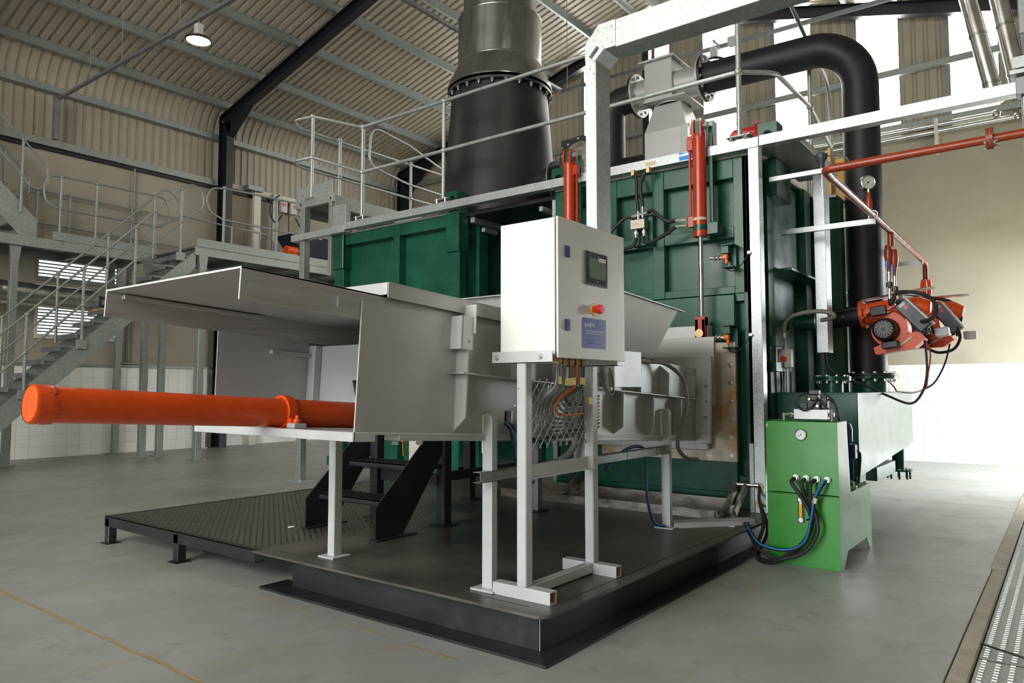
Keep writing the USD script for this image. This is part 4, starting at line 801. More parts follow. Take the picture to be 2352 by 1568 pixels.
single('cable_bundle', M().tube(spline([(3.62, 2.72, 1.27), (3.7, 2.74, 1.19), (3.85, 2.75, 1.17), (4.1, 2.76, 1.18), (4.4, 2.78, 1.2)], 7), 0.017, 9), 'rubber', 'thick black cable sagging behind the mesh of the cabinet stand', 'cable')
single('drain_hose', hose([(4.43, 2.78, 1.5), (4.44, 2.8, 1.2), (4.42, 2.82, 1.08), (4.3, 2.86, 1.0), (4.15, 2.95, 0.96)], 0.024, 10), 'grey_cable', 'thick grey hose curving down behind the cabinet stand crossbar', 'hose')
h_ = thing('ram_hose', 'blue-striped black hose from slot in loading ram to the deck', 'hose', (3.85, 2.95, ZP))
def striped(o, pts, r, off):
    P = spline(pts, 8); o.part('hose', M().tube(P, r, 10), 'rubber'); T_ = np.gradient(P, axis=0); T_ /= np.linalg.norm(T_, axis=1)[:, None]
    v = np.array(off, float); sd = v-T_*(T_ @ v)[:, None]; sd /= np.linalg.norm(sd, axis=1)[:, None]
    o.part('blue_stripe', M().tube(P+sd*r*0.75, r*0.42, 6), 'blue_hose', label='bright blue printed stripe')
striped(h_, [(3.8, 3.0, 1.3), (3.82, 2.92, 1.24), (3.88, 2.93, 1.1), (3.95, 2.96, 0.98), (4.05, 3.0, 0.9), (4.25, 3.05, 0.84)], 0.013, (-0.5, -0.8, 0.3))
h_.part('hose', hose([(3.83, 3.0, 1.28), (3.9, 2.9, 1.22), (4.0, 2.9, 1.1), (4.06, 2.95, 0.98), (4.2, 3.02, 0.9)], 0.013), 'rubber')
h_ = thing('ram_hose', 'blue-striped black hose arching over the channel near the right leg', 'hose', (5.9, 3.0, ZP))
striped(h_, [(5.15, 2.98, 0.85), (5.35, 2.97, 0.96), (5.6, 2.96, 1.01), (5.8, 2.97, 0.97), (5.86, 2.98, 0.8), (5.87, 2.98, 0.55), (5.95, 2.96, 0.33), (6.05, 2.9, 0.28)], 0.013, (-0.3, -0.9, 0.3))
cp = thing('hose_cover', 'flat silver cover strip over hoses across the deck', 'cover strip', (6.4, 2.62, ZP))
cp.part('strip', M().prism([(6.12, 2.84), (6.22, 2.92), (6.78, 2.42), (6.72, 2.33)], (0, 0, ZP+0.045), (1, 0, 0), (0, 1, 0), (0, 0, 0.006)).prism([(6.72, 2.33), (6.72, 2.336), (6.12, 2.846), (6.12, 2.84)], (0, 0, ZP), (1, 0, 0), (0, 1, 0), (0, 0, 0.05)), 'silver_bright', False)
cp.part('tab', M().box(6.5, 6.56, 2.44, 2.5, ZP, ZP+0.008), 'silver_bright', False)

# ================================================================ square galvanised trunking
tk = thing('cable_trunking', 'tall galvanised trunking rising from the cabinet and bending overhead', 'trunking', (4.25, 2.49, 2.52))
TX0, TX1 = 4.15, 4.335
tk.part('riser', M().box(TX0, TX1, 2.45, 2.535, 2.50, 3.74, 0.003), 'galvanised', False)
tk.part('bend', M().prism([(2.535, 3.72), (2.535, 3.83), (2.43, 3.945), (2.30, 3.945), (2.30, 3.765), (2.42, 3.765), (2.45, 3.72)], (TX0-0.001, 0, 0), (0, 1, 0), (0, 0, 1), (TX1-TX0+0.002, 0, 0)), 'galvanised', False)
tk.part('bend_cover', M().bar((TX0+0.02, 2.43, 3.79), (TX0+0.02, 2.49, 3.73), 0.10, 0.012, (0.0, 0.7, 0.7)).obox((4.245, 2.435, 3.745), (0.1, 0.055, 0.02), np.array([(1, 0, 0), (0, 0.75, -0.66), (0, 0.66, 0.75)])), 'galv_bright', False)
tk.part('overhead_run', M().box(TX0, TX1, -1.05, 2.30, 3.755, 3.943, 0.003), 'galvanised', False)
for y, z in ((2.33, 3.91), (2.33, 3.80), (2.5, 3.66), (2.47, 3.62)): tk.part('rivet', M().tube([(TX0, y, z), (TX0-0.006, y, z)], 0.007, 8), 'zinc_bolt')
ft = thing('furnace_trunking', 'galvanised trunking along the furnace top edge and down its right corner', 'trunking', (7.4, 5, 0.26))
ft.part('top_run', M().box(7.354, 7.47, 2.435, 8.88, 3.972, 4.078, 0.003), 'galv_bright', False)
ft.part('end_run', M().box(7.354, 7.47, 8.884, 10.24, 3.94, 4.045, 0.003), 'galv_bright', False)
ft.part('right_run', M().box(7.354, 7.47, 0.1, 2.43, 3.978, 4.085, 0.003), 'galv_bright', False)
ft.part('down_post', M().box(7.354, 7.47, 2.437, 2.545, 0.262, 3.97, 0.003), 'galv_bright', False)
ft.part('side_run', M().box(7.47, 9.0, 2.06, 2.5, 3.985, 4.06, 0.003), 'galv_dull', False)
ft.part('side_drop', M().box(8.56, 8.78, 2.11, 2.23, 1.9, 3.985, 0.003), 'galv_bright', False)
ft.part('edge_strip', M().box(7.34, 7.356, 2.545, 2.59, 0.262, 0.95).box(7.345, 7.36, 2.56, 2.565, 0.262, 0.95), 'galvanised', False)
for y, z in ((2.46, 4.06), (2.46, 3.99), (2.52, 4.06), (2.52, 3.99), (0.3, 4.03)): ft.part('rivet', M().tube([(7.354, y, z), (7.348, y, z)], 0.008, 8), 'zinc_bolt')
for z in (0.52, 0.36): ft.part('hose_grommet', M().lathe([(0.028, 0), (0.042, 0), (0.042, 0.012), (0.028, 0.012)], (7.354, 2.497, z), (-1, 0, 0), 18, True), 'tape_cream')
tt = thing('tape_mark', 'blue tape with white marking stuck on furnace trunking', 'tape', (7.352, 3.2, 4.0))
tt.part('tape', M().prism([(3.30, 3.985), (3.12, 3.985), (3.12, 4.055), (3.30, 4.075)], (7.352, 0, 0), (0, 1, 0), (0, 0, 1), (0.002, 0, 0)), 'tape_blue', False); tt.part('white_mark', M().prism([(3.30, 4.03), (3.20, 4.03), (3.18, 4.02), (3.17, 4.05), (3.22, 4.06), (3.30, 4.05)], (7.3512, 0, 0), (0, 1, 0), (0, 0, 1), (0.001, 0, 0)), 'white_print', False)
single('warning_sticker', M().box(7.351, 7.353, 3.58, 3.71, 4.0, 4.045, 0.0002), 'tape_cream', 'pale paper sticker on furnace trunking above the hose manifold', 'sticker')

# ================================================================ steel rail tray and steps at the furnace foot
ty = thing('drip_tray', 'bare steel channel tray with raised handle bars at furnace foot', 'tray', (7.1, 3.4, ZP))
ty.part('front_channel', M().box(6.74, 6.75, 2.715, 5.3, ZP, ZP+0.09).box(6.75, 7.3, 2.715, 5.3, ZP, ZP+0.008), 'bare_steel', False)
ty.part('back_channel', M().box(7.3, 7.31, 2.75, 5.3, ZP, ZP+0.13), 'bare_steel', False)
ty.part('end_plate', M().box(6.74, 7.3, 2.715, 2.725, ZP, ZP+0.08), 'bare_steel', False)
for y in (2.72, 2.62):
    ty.part('handle_arm', M().bar((6.98, y, ZP+0.04), (7.26, y-0.02, ZP+0.27), 0.03, 0.075, (0, 0, 1)), 'bare_steel', False)
ty.part('handle_roller', M().tube([(7.27, 2.73, ZP+0.28), (7.33, 2.5, ZP+0.28)], 0.022, 12), 'chrome')
for y in (4.4, 4.55): ty.part('wedge_bar', M().bar((6.95, y, ZP+0.06), (7.25, y+0.03, ZP+0.22), 0.05, 0.06, (0, 0, 1)), 'bare_steel', False)
sx0, sz0 = 4.14, ZP
sts = thing('access_steps', 'black steel steps with mesh treads behind the loading ram', 'steps', (4.9, 5.05, ZP))
for y_ in (4.56, 5.47):
    s_ = sts.part('stringer', M().prism([(4.14, ZP+0.012), (4.45, ZP+0.012), (5.25, 1.32), (5.0, 1.32), (4.14, 0.52)], (0, y_-0.006, 0), (1, 0, 0), (0, 0, 1), (0, 0.012, 0)), 'black_steel', False)
    s_.part('foot_plate', M().box(4.1, 4.56, y_-0.07, y_+0.03, ZP, ZP+0.012), 'black_steel', False)
def tread(x0, x1, z, name='tread'):
    t_ = sts.part(name, M().box(x0, x1, 4.57, 5.46, z-0.05, z-0.044).box(x0, x0+0.006, 4.57, 5.46, z-0.055, z).box(x1-0.006, x1, 4.57, 5.46, z-0.055, z), 'black_steel', False)
    m = M()
    for k in range(24): m.box(x0, x1, 4.575+k*0.0385, 4.580+k*0.0385, z-0.012, z-0.001, 0)
    for k in range(int((x1-x0)/0.03)+1): m.box(x0+k*0.03, x0+k*0.03+0.004, 4.57, 5.46, z-0.012, z-0.002, 0)
    t_.part('grating_bars', m, 'black_plastic', False, kind='stuff')
tread(4.28, 4.55, 0.56); tread(4.62, 4.9, 0.83); tread(4.96, 7.2, 1.18, 'landing')
for x_, y_ in ((4.99, 4.58), (4.92, 5.40), (6.3, 4.62), (6.3, 5.40)):
    l = sts.part('post', M().box(x_-0.05, x_+0.05, y_-0.05, y_+0.05, ZP+0.01, 1.13, 0.006), 'black_steel', False); l.part('foot_plate', M().box(x_-0.095, x_+0.095, y_-0.095, y_+0.095, ZP, ZP+0.012), 'black_steel', False)
sts.part('cross_beam', M().box(4.92, 5.0, 4.6, 5.4, 0.62, 0.72).box(4.95, 6.3, 4.54, 4.6, 0.66, 0.74), 'black_steel', False)
sts.part('fascia', M().box(4.95, 4.965, 4.57, 5.46, 1.06, 1.18), 'black_steel', False)
single('orange_sensor', M().tube([(4.93, 5.06, 1.05), (4.93, 5.06, 1.0)], 0.02, 10).tube([(4.93, 5.0, 1.05), (4.93, 5.07, 1.05)], 0.02, 10).tube(spline([(4.93, 5.06, 1.0), (4.935, 5.06, 0.94), (4.95, 5.07, 0.86)], 5), 0.006, 6), 'orange_plastic', 'orange plug hanging over the top mesh tread of the black steps', 'sensor')
# ================================================================ hydraulic power pack
P = thing('power_pack', 'bright green hydraulic power pack with gauge and four hoses', 'power pack', (7.1, 1.85, 0))
PX, PY0, PY1 = 6.5, 1.552, 2.14
P.part('tank', M().box(PX+0.004, 7.7, PY0, PY1, 0.12, 0.597, 0.004), 'pack_green', False)
P.part('front_skirt', M().box(PX, PX+0.006, PY0-0.002, PY1, 0.0, 0.596, 0.001), 'pack_green', False)
for y_ in (PY0, PY1-0.006):
    P.part('foot', M().prism([(PX+0.006, 0), (PX+0.12, 0), (PX+0.27, 0.125), (PX+0.006, 0.125)], (0, y_, 0), (1, 0, 0), (0, 0, 1), (0, 0.006, 0)), 'pack_green', False)
    P.part('foot', M().prism([(7.69, 0), (7.60, 0), (7.48, 0.125), (7.69, 0.125)], (0, y_, 0), (1, 0, 0), (0, 0, 1), (0, 0.006, 0)), 'pack_green', False)
P.part('tank_lid', M().box(PX, 7.71, PY0-0.006, PY1+0.006, 0.597, 0.604, 0.001), 'pack_green', False)
P.part('upper_panel', M().box(PX, PX+0.006, PY0-0.003, PY1, 0.612, 1.224, 0.001), 'pack_green', False)
P.part('upper_side', M().prism([(PX+0.005, 0.604), (6.90, 0.604), (6.82, 1.224), (PX+0.005, 1.224)], (0, PY0-0.003, 0), (1, 0, 0), (0, 0, 1), (0, 0.005, 0)), 'pack_green', False)
P.part('upper_top', M().box(PX, 6.82, PY0-0.003, PY1, 1.218, 1.224, 0.001), 'pack_green', False)
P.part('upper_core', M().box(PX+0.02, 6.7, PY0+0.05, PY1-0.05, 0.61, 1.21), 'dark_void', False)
g = P.part('pressure_gauge', M().lathe([(0.0, 0.0), (0.05, 0.0), (0.052, 0.006), (0.047, 0.018), (0.043, 0.02), (0.043, 0.014)], (PX, 1.842, 1.108), (-1, 0, 0), 36), 'chrome', label='round gauge with chrome bezel')
g.part('dial', M().lathe([(0.0, 0.012), (0.0435, 0.012)], (PX, 1.842, 1.108), (-1, 0, 0), 36), 'glass_dial')
def dial_marks(o, c, n, e1, e2, r, n_=22, needle=3.9):
    m = M(); c, n, e1, e2 = map(np.array, (c, n, e1, e2))
    for k in range(n_):
        a = math.radians(225-270*k/(n_-1)); d = e1*math.cos(a)+e2*math.sin(a); m.bar(c+d*r*0.78, c+d*r*0.93, r*0.03, r*0.02, n, 0)
    d = e1*math.cos(needle)+e2*math.sin(needle); m.bar(c-d*r*0.25, c+d*r*0.75, r*0.06, r*0.03, n, 0); m.lathe([(0, r*0.04), (r*0.12, r*0.04), (r*0.12, 0)], c, n, 12)
    o.part('dial_marks', m, 'black_plastic', False)
dial_marks(g, (PX-0.0125, 1.842, 1.108), (-1.0, 0, 0), (0, -1.0, 0), (0, 0, 1.0), 0.043)
PORTS = [(1.885, 0.745), (1.80, 0.745), (1.715, 0.742), (1.632, 0.742)]
for y, z in PORTS:
    P.part('hose_port', M().tube([(PX, y, z), (PX-0.035, y, z)], 0.026, 14).hexa((PX-0.03, y, z), (-1, 0, 0), 0.022, 0.03).tube([(PX-0.05, y, z), (PX-0.075, y+0.012, z-0.004)], 0.014, 10), 'zinc_bolt')
lv = P.part('level_gauge', M().prism([(1.832, 0.365), (1.882, 0.365), (1.882, 0.575), (1.832, 0.575)], (PX, 0, 0), (0, 1, 0), (0, 0, 1), (-0.014, 0, 0)), 'black_plastic', False, label='oil level gauge with amber tube')
lv.part('sight_tube', M().box(PX-0.02, PX-0.012, 1.845, 1.869, 0.41, 0.522, 0.003), 'amber', False); lv.part('tube_top', M().box(PX-0.019, PX-0.012, 1.845, 1.869, 0.522, 0.535, 0.002), 'white_print', False)
for z in (0.388, 0.557): lv.part('bolt', M().bolt((PX-0.014, 1.857, z), (-1, 0, 0), 0.013, 0.008), 'zinc_bolt')
P.part('paint_chip', M().prism([(2.125, 1.165), (2.138, 1.165), (2.138, 1.195), (2.12, 1.195)], (PX-0.0015, 0, 0), (0, 1, 0), (0, 0, 1), (0.001, 0, 0)), 'tape_cream', False)
mt = P.part('motor', M().lathe([(0, 0.62), (0.085, 0.62), (0.085, 0.645), (0.068, 0.66), (0.068, 1.0), (0.085, 1.02), (0.085, 1.13), (0.07, 1.18), (0.04, 1.2), (0, 1.2)], (7.24, 1.68, 0), n=28), 'blue_motor')
for k in range(18):
    a = k*2*math.pi/18; mt.part('cooling_fin', M().bar((7.24+0.075*math.cos(a), 1.68+0.075*math.sin(a), 0.67), (7.24+0.075*math.cos(a), 1.68+0.075*math.sin(a), 0.99), 0.004, 0.02, (math.cos(a), math.sin(a), 0), 0), 'blue_motor', False)
mt.part('terminal_box', M().box(7.2, 7.3, 1.57, 1.62, 0.86, 0.99, 0.008), 'blue_motor', False); mt.part('name_plate', M().box(7.17, 7.175, 1.63, 1.66, 0.72, 0.82), 'zinc_bolt', False)
mt.part('base_flange', M().lathe([(0, 0.604), (0.11, 0.604), (0.11, 0.62), (0, 0.625)], (7.24, 1.68, 0), n=24), 'zinc_bolt', 30)
for k in range(6): P.part('lid_bolt', M().bolt((7.0+0.12*k, PY0+0.03, 0.604), (0, 0, 1), 0.011, 0.018), 'zinc_bolt')
P.part('return_hose', hose([(7.42, 1.6, 0.61), (7.42, 1.58, 0.8), (7.38, 1.57, 0.9), (7.3, 1.57, 0.93)], 0.013), 'rubber')
vb = P.part('valve_block', M().box(6.5, 6.66, 1.62, 1.90, 1.24, 1.325, 0.004), 'silver_bright', False, label='silver valve manifold block')
vb.part('end_fitting', M().tube([(6.58, 1.62, 1.28), (6.58, 1.59, 1.28)], 0.02, 8).tube([(6.52, 1.60, 1.225), (6.52, 1.60, 1.33)], 0.012, 8), 'chrome')
vb.part('solenoid_valve', M().box(6.5, 6.6, 1.68, 1.80, 1.325, 1.40, 0.006).box(6.51, 6.58, 1.70, 1.79, 1.40, 1.45, 0.006).box(6.52, 6.6, 1.63, 1.68, 1.33, 1.43, 0.006).box(6.49, 6.53, 1.78, 1.85, 1.33, 1.385, 0.006), 'black_plastic', False, label='black solenoid valves')
vb.part('coil_nut', M().tube([(6.5, 1.765, 1.41), (6.485, 1.765, 1.41)], 0.01, 10).tube([(6.5, 1.70, 1.355), (6.485, 1.70, 1.355)], 0.011, 10), 'brass')
vb.part('relay_block', M().box(6.5, 6.57, 1.69, 1.77, 1.45, 1.49, 0.004), 'black_plastic', False)
vb.part('cable', M().tube(spline([(6.51, 1.77, 1.47), (6.46, 1.84, 1.43), (6.45, 1.86, 1.36), (6.47, 1.80, 1.315), (6.48, 1.74, 1.35), (6.49, 1.70, 1.42)], 7), 0.008, 8).tube(spline([(6.5, 1.70, 1.43), (6.47, 1.66, 1.38), (6.48, 1.61, 1.33)], 6), 0.006, 8), 'rubber')
vb.part('cable', M().tube(spline([(6.55, 1.66, 1.46), (6.56, 1.59, 1.40), (6.58, 1.565, 1.3), (6.58, 1.565, 1.225)], 6), 0.008, 8).tube(spline([(6.57, 1.64, 1.42), (6.6, 1.58, 1.36), (6.62, 1.56, 1.25), (6.62, 1.56, 1.22)], 6), 0.008, 8), 'rubber')
P.part('tee_fitting', M().tube([(6.58, 1.90, 1.275), (6.58, 2.02, 1.275)], 0.012, 10).tube([(6.58, 2.01, 1.22), (6.58, 2.01, 1.29)], 0.018, 8).tube([(6.58, 1.97, 1.275), (6.58, 1.94, 1.275)], 0.02, 6), 'chrome')
h_ = thing('pack_hose', 'blue-striped black hose from the right port of the green power pack', 'hose', (6.4, 1.9, 0.12), 'hoses in front of the power pack')
striped(h_, [(6.43, 1.64, 0.735), (6.38, 1.665, 0.68), (6.37, 1.71, 0.58), (6.36, 1.735, 0.43), (6.36, 1.79, 0.24), (6.35, 1.93, 0.15), (6.36, 2.14, 0.16), (6.45, 2.26, 0.22), (6.6, 2.36, 0.29)], 0.0155, (-1, 0.2, 0.5))
h_.part('tape_band', M().tube([(6.371, 1.703, 0.60), (6.369, 1.713, 0.555)], 0.0185, 12), 'tape_cream')
for lab, pts in (('black hose from the left port of the green power pack', [(6.43, 1.89, 0.74), (6.38, 1.895, 0.71), (6.37, 1.83, 0.62), (6.38, 1.765, 0.5), (6.39, 1.745, 0.4), (6.39, 1.79, 0.26), (6.38, 1.9, 0.14), (6.38, 2.04, 0.06), (6.42, 2.2, 0.12), (6.52, 2.3, 0.2), (6.62, 2.39, 0.285)]),
                 ('black hose from second port of the power pack, lying on the floor', [(6.43, 1.805, 0.74), (6.40, 1.82, 0.70), (6.41, 1.80, 0.6), (6.41, 1.745, 0.45), (6.41, 1.77, 0.3), (6.4, 1.89, 0.13), (6.38, 2.05, 0.03), (6.42, 2.2, 0.022), (6.5, 2.25, 0.1), (6.8, 2.28, 0.26), (7.2, 2.45, 0.42), (7.36, 2.497, 0.52)]),
                 ('black hose from third port of the power pack, lowest loop', [(6.43, 1.72, 0.738), (6.38, 1.745, 0.7), (6.38, 1.74, 0.57), (6.375, 1.70, 0.42), (6.37, 1.70, 0.3), (6.36, 1.8, 0.15), (6.35, 1.98, 0.07), (6.4, 2.16, 0.03), (6.55, 2.24, 0.05), (6.85, 2.26, 0.2), (7.2, 2.42, 0.32), (7.36, 2.497, 0.36)])):
    h_ = thing('pack_hose', lab, 'hose', (pts[5][0], pts[5][1], 0.02), 'hoses in front of the power pack'); h_.part('hose', M().tube(spline(pts, 9), 0.0165, 10), 'rubber')
single('cable_tie', M().lathe([(0.045, -0.004), (0.052, -0.004), (0.052, 0.004), (0.045, 0.004)], (6.385, 1.74, 0.425), (0, 0.3, 1), 20, True), 'black_plastic', 'black cable tie round hoses in front of the power pack', 'cable tie')

# ---------------------------------------------------------------- isolator switch with conduit
I = thing('isolator_switch', 'grey isolator box with red rotary switch on yellow plate', 'switch', (8.03, 2.42, 1.72))
I.part('box', M().box(8.0, 8.11, 2.355, 2.495, 1.72, 1.925, 0.012), 'grey_enclosure', False)
I.part('plate', M().box(7.996, 8.001, 2.395, 2.458, 1.79, 1.852, 0.002), 'yellow_plastic', False)
I.part('rotary_handle', M().lathe([(0, 0.022), (0.026, 0.022), (0.03, 0.016), (0.03, 0.0)], (7.997, 2.427, 1.821), (-1, 0, 0), 24).box(7.96, 7.98, 2.421, 2.433, 1.797, 1.845, 0.003), 'red_button', False)
for y in (2.375, 2.475):
    I.part('gland', M().tube([(8.05, y, 1.72), (8.05, y, 1.68)], 0.014, 8), 'zinc_bolt')
    I.part('cable', hose([(8.05, y, 1.69), (8.05, y, 1.5), (8.04, y+0.03, 1.34-(y < 2.4)*0.08), (8.0, 2.6, 1.33-(y < 2.4)*0.08)], 0.01), 'rubber')
I.part('conduit', M().tube([(8.05, 2.43, 1.92), (8.05, 2.43, 2.12)], 0.022, 12).tube([(8.05, 2.43, 1.72), (8.1, 2.45, 1.0)], 0.026, 12), 'galvanised')
I.part('flexible_conduit', hose([(8.05, 2.43, 2.1), (8.05, 2.42, 2.2), (8.05, 2.36, 2.27), (8.05, 2.2, 2.31), (8.05, 2.03, 2.31), (8.05, 1.93, 2.275), (8.08, 1.94, 2.24), (8.2, 2.08, 2.23)], 0.023, 12), 'grey_cable')
sf = thing('burner_port', 'bare steel blind flange with bolts on furnace side, by the grey conduit', 'flange', (8.3, 2.4, 2.2))
sf.part('stub', M().lathe([(0.09, 0.0), (0.09, 0.25)], (8.9, 2.55, 2.27), (0, -1, 0), 24), 'green_steel'); sf.part('flange', M().lathe([(0, 0.25), (0.17, 0.25), (0.17, 0.268), (0, 0.268)], (8.9, 2.55, 2.27), (0, -1, 0), 32), 'bare_steel', 30); sf.part('flange', M().lathe([(0, 0.28), (0.17, 0.28), (0.17, 0.298), (0, 0.298)], (8.9, 2.55, 2.27), (0, -1, 0), 32), 'zinc_bolt', 30)
for k in range(8):
    a = k*math.pi/4+0.3; sf.part('bolt', M().bolt((8.9+0.14*math.cos(a), 2.252, 2.27+0.14*math.sin(a)), (0, -1, 0), 0.014, 0.016, 0.02), 'zinc_bolt')

# ---------------------------------------------------------------- green tank with flanged pipes
T = thing('side_tank', 'green steel tank with pale side beside the furnace, carrying the black duct', 'tank', (9.4, 2.1, 0.5))
T.part('body', M().prism([(7.94, 0.62), (11.15, 0.78), (11.15, 1.45), (7.94, 1.45)], (0, 1.70, 0), (1, 0, 0), (0, 0, 1), (0, 0.79, 0)), 'green_steel', False)
T.part('top_rim', M().box(7.93, 11.16, 1.69, 2.49, 1.445, 1.46), 'green_steel', False)
T.part('weld_bead', M().tube([(7.94, 1.70, 0.62), (7.94, 1.70, 1.45)], 0.007, 6), 'green_steel')
for x_ in (8.3, 10.6): T.part('leg', M().box(x_, x_+0.12, 2.3, 2.42, 0.0, 0.8), 'green_steel', False)
T.part('gusset', M().prism([(9.4, 0.72), (9.4, 0.45), (9.75, 0.72)], (0, 1.9, 0), (1, 0, 0), (0, 0, 1), (0, 0.012, 0)), 'green_steel', False)
T.part('cross_beam', M().box(9.2, 10.3, 1.78, 1.9, 0.45, 0.6), 'green_steel', False)
def flange(o, c, ax, r0, r1, th, n_b, br=0.018, mat='green_steel', off=0.0):
    f_ = o.part('flange', M().lathe([(r0*0.98, 0), (r1, 0), (r1, th), (r0*0.98, th)], c, ax, 44, True), mat, 35); return f_
def bolts(o, c, ax, r, n_b, br, h, both=None):
    ax = unit(ax); a = np.array([1.0, 0, 0]) if abs(ax[0]) < 0.9 else np.array([0, 1.0, 0]); u = unit(np.cross(ax, a)); w = np.cross(ax, u); c = np.asarray(c, float)
    for k in range(n_b):
        t = k*2*math.pi/n_b+0.2; p = c+r*(math.cos(t)*u+math.sin(t)*w); m = M().bolt(p, ax, br, br*0.9)
        if both is not None: q = p-ax*both; m.bolt(q, -ax, br, br*1.2, br*0.8)
        o.part('bolt', m, 'zinc_bolt')
DX, DYc = 10.3, 2.05
T.part('duct_stub', M().lathe([(0.225, 1.45), (0.225, 1.64)], (DX, DYc, 0), n=40), 'green_steel'); flange(T, (DX, DYc, 1.63), (0, 0, 1), 0.225, 0.335, 0.03, 0)
px, py = 8.95, 2.17
T.part('pipe_stub', M().lathe([(0.115, 1.45), (0.115, 1.62)], (px, py, 0), n=32), 'green_steel'); flange(T, (px, py, 1.59), (0, 0, 1), 0.11, 0.20, 0.022, 0); flange(T, (px, py, 1.617), (0, 0, 1), 0.10, 0.20, 0.022, 0)
T.part('riser_pipe', M().lathe([(0.11, 1.63), (0.11, 3.6)], (px+0.55, py+0.22, 0), n=32), 'green_steel') if False else None
bolts(T, (px, py, 1.64), (0, 0, 1), 0.165, 10, 0.016, 0, 0.05)
T.part('drain_stub', M().lathe([(0.075, 0.45), (0.075, 0.78)], (10.75, 1.82, 0), n=24), 'green_steel'); flange(T, (10.75, 1.82, 0.43), (0, 0, 1), 0.07, 0.165, 0.022, 0)
bolts(T, (10.75, 1.82, 0.45), (0, 0, 1), 0.13, 8, 0.014, 0)
for k in range(8):
    t = k*math.pi/4+0.2; T.part('stud', M().tube([(10.75+0.13*math.cos(t), 1.82+0.13*math.sin(t), 0.45), (10.75+0.13*math.cos(t), 1.82+0.13*math.sin(t), 0.33)], 0.012, 8), 'green_steel')

# ---------------------------------------------------------------- black air duct, valve and silver transition
D = thing('air_duct', 'thick black air duct bending over from the furnace and down to the tank', 'duct', (DX, DYc, 1.66))
D.part('pipe', M().tube(fillet([(DX, DYc, 1.66), (DX, DYc, 6.12), (DX, 4.16, 6.16)], 0.62, 14), 0.225, 36), 'black_duct')
flange(D, (DX, DYc, 1.665), (0, 0, 1), 0.225, 0.335, 0.03, 0, mat='black_steel'); bolts(D, (DX, DYc, 1.695), (0, 0, 1), 0.285, 14, 0.02, 0, 0.07)
flange(D, (DX, 4.15, 6.16), (0, 1, 0), 0.225, 0.34, 0.035, 0, mat='black_steel'); bolts(D, (DX, 4.15, 6.16), (0, -1, 0), 0.285, 12, 0.022, 0)
Vv = thing('duct_valve', 'silver square valve body with flanges in the black air duct', 'valve', (DX, 4.8, 5.3))
Vv.part('body', M().box(DX-0.27, DX+0.27, 4.60, 5.06, 5.90, 6.52, 0.006), 'silver_paint', False); Vv.part('lid', M().box(DX-0.33, DX+0.33, 4.55, 5.13, 6.52, 6.55, 0.004), 'silver_bright', False)
Vv.part('neck', M().lathe([(0.22, 0), (0.22, 0.42)], (DX, 4.19, 6.16), (0, 1, 0), 36), 'silver_paint'); Vv.part('neck', M().lathe([(0.22, 0), (0.22, 0.25)], (DX, 5.05, 6.16), (0, 1, 0), 36), 'silver_paint')
flange(Vv, (DX, 4.187, 6.16), (0, 1, 0), 0.21, 0.34, 0.03, 0, mat='silver_paint'); flange(Vv, (DX, 5.27, 6.16), (0, 1, 0), 0.21, 0.34, 0.03, 0, mat='silver_paint')
bolts(Vv, (DX, 4.217, 6.16), (0, 1, 0), 0.285, 12, 0.02, 0); bolts(Vv, (DX, 5.27, 6.16), (0, -1, 0), 0.285, 12, 0.02, 0)
for x_ in (-0.29, -0.15, 0.0, 0.15, 0.29): Vv.part('bolt', M().bolt((DX+x_, 4.57, 6.52), (0, 0, -1), 0.015, 0.014), 'zinc_bolt')
Vv.part('square_flange', M().box(DX-0.36, DX+0.36, 4.36, 5.04, 5.86, 5.89, 0.003), 'silver_paint', False)
Vv.part('round_collar', M().lathe([(0.27, 0), (0.28, 0.0), (0.28, 0.03), (0.22, 0.035)], (DX, 4.7, 5.835), n=36), 'silver_paint')
tr_ = np.array([(-0.2, 4.5, 5.84), (0.2, 4.5, 5.84), (0.2, 4.92, 5.84), (-0.2, 4.92, 5.84), (-0.32, 4.36, 5.4), (0.32, 4.36, 5.4), (0.32, 5.04, 5.4), (-0.32, 5.04, 5.4), (-0.32, 4.36, 3.99), (0.32, 4.36, 3.99), (0.32, 5.04, 3.99), (-0.32, 5.04, 3.99)])+(DX, 0, 0)
Vv.part('transition_duct', M().add(tr_, [(4+k, 4+(k+1) % 4, (k+1) % 4, k) for k in range(4)]+[(8+k, 8+(k+1) % 4, 4+(k+1) % 4, 4+k) for k in range(4)]), 'silver_bright', False)
Vv.part('angle_brace', M().box(DX-0.34, DX-0.28, 4.34, 4.37, 4.0, 4.9).bar((DX-0.33, 4.4, 5.0), (DX-0.33, 4.1, 4.75), 0.05, 0.012, (0, 0, 1)), 'galv_dull', False)
E2 = thing('bypass_duct', 'black elbow duct dropping from the silver valve behind the trunking', 'duct', (DX, 5.75, 3.99))
E2.part('pipe', M().tube(fillet([(DX, 5.32, 6.16), (DX, 5.80, 6.14), (DX, 5.80, 3.99)], 0.44, 12), 0.225, 32), 'black_duct'); flange(E2, (DX, 5.305, 6.16), (0, 1, 0), 0.22, 0.34, 0.03, 0, mat='black_steel')
E2.part('cross_pipe', M().tube([(DX, 5.7, 4.95), (DX, 5.06, 4.95)], 0.25, 28), 'black_duct')

